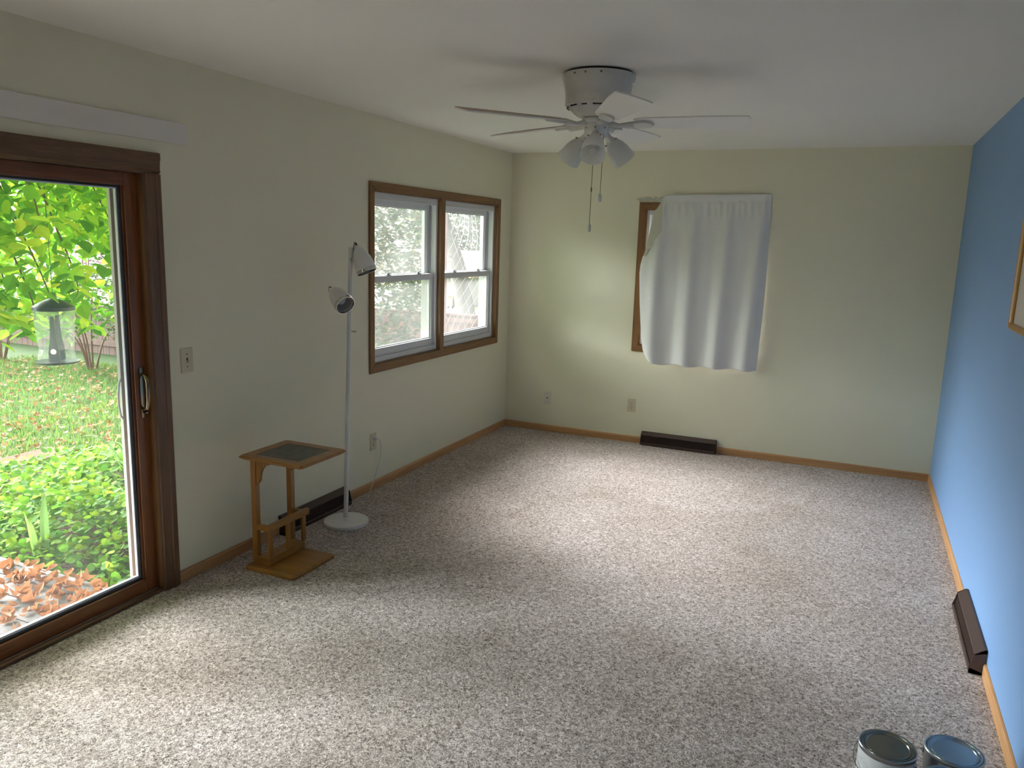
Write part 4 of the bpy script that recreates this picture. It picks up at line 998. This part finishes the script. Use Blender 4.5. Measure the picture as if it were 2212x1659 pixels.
# --- dark fence and shrubs at the end of the lawn
def board_fence(name, x0, x1, y, z0, z1, mat, label, bw=0.14):
    o = empty(name, ((x0+x1)/2, y, z0), label, 'fence')
    mb = MB(); x = x0
    while x < x1: mb.box((x, y, z0), (x+bw-0.008, y+0.02, z1)); x += bw
    mb.build('boards', mat, o)
    mb = MB(); mb.box((x0, y-0.035, z1-0.14), (x1, y-0.001, z1-0.05)); mb.box((x0, y-0.035, z0+0.15), (x1, y-0.001, z0+0.24)); mb.box((x0-0.02, y-0.045, z1), (x1+0.02, y+0.05, z1+0.035)); mb.build('rail', mat, o)
    x = x0
    while x <= x1+0.01:
        mb = MB(); mb.box((x-0.05, y+0.021, z0), (x+0.05, y+0.12, z1-0.001)); mb.build('post', mat, o); x += (x1-x0)/max(1, round((x1-x0)/2.4))
    return o
board_fence('garden_fence', -13.5, -4.7, 2.9, LZ, 0.35, M['fence'], 'dark brown board fence at the end of the back lawn')
board_fence('lattice_fence', -9.0, -2.2, 7.2, LZ, 0.20, M['fence_red'], 'red-brown board fence seen through the double window')
def shrub(loc, rad, h, n, mat, label, cat='shrub', size=(0.05, 0.09), stems=7, seed=1, zmin=0.15, group=None, name='shrub'):
    rg2 = random.Random(seed); o = empty(name, loc, label, cat, group); L = Vector(loc); sp = []
    mb = MB()
    for k in range(stems):
        a = rg2.uniform(0, 2*PI); r = rad*rg2.uniform(0.3, 0.95); e = L+Vector((math.cos(a)*r, math.sin(a)*r, h*rg2.uniform(0.5, 0.9)))
        P = smooth_path([L+Vector((math.cos(a)*0.05, math.sin(a)*0.05, 0)), L.lerp(e, 0.4)+Vector((0, 0, h*0.1)), e], 4); mb.tube(P, [0.018*(1-0.7*i/(len(P)-1)) for i in range(len(P))], 6)
    mb.build('stems', M['twig'], o, smooth=True)
    for k in range(n):
        a = rg2.uniform(0, 2*PI); t = rg2.random(); z = zmin+(1-zmin)*rg2.random()
        rr_ = rad*math.sqrt(max(0.02, 1-((z-0.55)/0.5)**2*0.8))*(0.35+0.65*t**0.5)*(1+0.15*math.sin(5*a+z*7))
        sp.append((L+Vector((math.cos(a)*rr_, math.sin(a)*rr_, z*h)), rdir(rg2, 0.3), rup(rg2), rg2.uniform(*size)))
    leaf_cloud('foliage', sp, mat, o, seed=seed)
    return o
shrub((-7.7, 1.75, LZ), 0.65, 1.5, 1300, M['leaf_dark'], 'bushy green shrub with bare lower stems left of the feeder', seed=41, zmin=0.35)
shrub((-6.1, 2.0, LZ), 0.68, 1.4, 1100, M['leaf_dark'], 'loose green shrub with crossing stems right of the feeder', seed=42, zmin=0.3)
shrub((-9.6, 1.6, LZ), 0.8, 1.7, 1200, M['leaf_dark'], 'shaded shrub at the far left before the dark fence', seed=43, zmin=0.3)
shrub((-10.9, 4.2, LZ), 0.9, 2.6, 1500, M['leaf_pink'], 'pink-leaved autumn shrub behind the dark fence', seed=44, zmin=0.3)
shrub((-7.2, 4.6, LZ), 1.6, 4.2, 3200, M['leaf_pale'], 'pale green tree crown behind the dark fence', 'tree', (0.10, 0.17), seed=45, zmin=0.25, name='background_tree')
shrub((-12.5, 8.0, LZ), 2.2, 5.0, 3200, M['leaf_pale'], 'tall pale tree at the far left behind the dark fence', 'tree', (0.12, 0.2), seed=46, zmin=0.2, name='background_tree')
# --- maple shrub beside the double window
shrub((-3.2, 1.6, LZ), 1.40, 3.8, 9500, M['leaf_pale'], 'large pale green maple shrub filling the left window pane', 'shrub', (0.06, 0.11), 9, 47, 0.12, name='maple_shrub')
# wire plant trellis outside the right-hand pane
wt = MB(); ww = 0.60; cell = 0.10
def tp(u, v):   # a slack sheet of wire netting
    a = u/ww; return Vector((-1.35-0.06*math.sin(v*3.1+a*2), 1.30+u*1.25+0.10*math.sin(v*2.2)*a+0.22*a*math.sin(v*1.3+0.8), 0.35+v))
nv_ = int(2.0/cell)
for j in range(nv_):
    for i in range(int(ww/cell)+1):
        u = i*cell+(cell/2 if j % 2 else 0); v = j*cell
        if u > ww+0.001: continue
        for du in (-cell/2, cell/2):
            u2 = u+du
            if -0.001 <= u2 <= ww+cell/2: wt.tube([tp(u, v), tp(u2, v+cell)], 0.0018, 4, cap=False)
trl = wt.build('wire_trellis', M['wire'], origin=(-1.35, 1.6, 0.35)); tag(trl, 'slack sheet of wire netting hanging outside the right pane', 'wire netting')
# fence posts that hold the netting
mb = MB(); mb.box((-1.40, 1.24, LZ), (-1.34, 1.30, 2.36)); tag(mb.build('trellis_post', M['fence']), 'thin post holding the wire netting', 'post')

# --- garage, bins and trees beyond
gh = empty('garage', (-22.5, 41.5, -2.7), 'pale garage with a peach roof and small chimney', 'building')
mb = MB(); mb.box((-27.0, 39.0, -2.7), (-20.6, 45.0, -0.75)); mb.build('wall', M['siding'], gh)
mb = MB(); mb.prism([(-27.4, -0.78), (-19.9, -0.78), (-19.9, -0.55), (-22.0, 0.85), (-27.4, 0.85)], 38.6, 45.3, lambda u, v, dd: (u, dd, v)); mb.build('roof', M['roofing'], gh)
mb = MB(); mb.box((-22.9, 40.0, 0.3), (-22.0, 40.7, 1.25)); mb.box((-23.0, 39.9, 1.25), (-21.9, 40.8, 1.36)); mb.build('chimney', M['brick'], gh)
def wheelie(loc, w, h, mat, label):
    o = empty('wheeled_bin', loc, label, 'bin'); x, y, z = loc
    mb = MB(); mb.prism([(-w*0.42, 0.08), (w*0.42, 0.08), (w*0.5, h*0.9), (-w*0.5, h*0.9)], y-w*0.45, y+w*0.45, lambda u, v, dd: (x+u, dd, z+v), 0.02); mb.build('bin_body', mat, o)
    mb = MB(); mb.box((x-w*0.54, y-w*0.55, z+h*0.9), (x+w*0.54, y+w*0.5, z+h), 0.02); mb.build('bin_lid', mat, o)
    for s_ in (-1, 1):
        mb = MB(); mb.lathe([(0.0001, -0.03), (0.09, -0.03), (0.09, 0.03), (0.0001, 0.03)], mat=Matrix.Translation((x+s_*w*0.38, y-w*0.4, z+0.09)) @ Matrix.Rotation(PI/2, 4, 'Y'), n=16); mb.build('wheel', M['black'], o)
wheelie((-20.75, 37.6, -2.68), 0.42, 0.80, M['bin_tan'], 'tan wheeled bin on the driveway beside the teal one')
wheelie((-20.05, 37.6, -2.7), 0.58, 0.82, M['bin_teal'], 'teal wheeled bin right of the tan one')
bt = empty('background_tree', (-17.5, 34, -2.6), 'tall grey-trunked tree leaning behind the wire netting', 'tree')
mb = MB(); mb.tube(smooth_path([(-16.8, 32, -2.6), (-17.4, 32, 0), (-18.3, 32, 2.4), (-19.2, 32, 5.0), (-19.8, 32, 8)]), [0.55-0.012*i for i in range(25)], 14); mb.build('trunk', M['bark'], bt, smooth=True)
rg = random.Random(77); specs = []
for k in range(2600):
    specs.append((Vector((rg.gauss(-18.5, 3.0), rg.gauss(32.5, 1.2), rg.uniform(2.6, 9))), rdir(rg), rup(rg), rg.uniform(0.25, 0.5)))
leaf_cloud('foliage', specs, M['leaf_pale'], bt, seed=8)
shrub((-11.8, 34.0, -2.7), 3.0, 9.5, 4200, M['leaf_pale'], 'dense hazy evergreen at the right edge of the window view', 'tree', (0.25, 0.5), 4, 48, 0.05, name='background_tree')
shrub((-32.0, 58.0, -2.7), 4.0, 10.0, 4200, M['leaf_pale'], 'pale tree crown rising behind the garage', 'tree', (0.3, 0.6), 4, 49, 0.05, name='background_tree')
shrub((-13.0, 20.0, -1.9), 0.9, 1.7, 700, M['leaf_pale'], 'small leafy shrub before the driveway', 'shrub', (0.12, 0.2), 5, 50, 0.1)
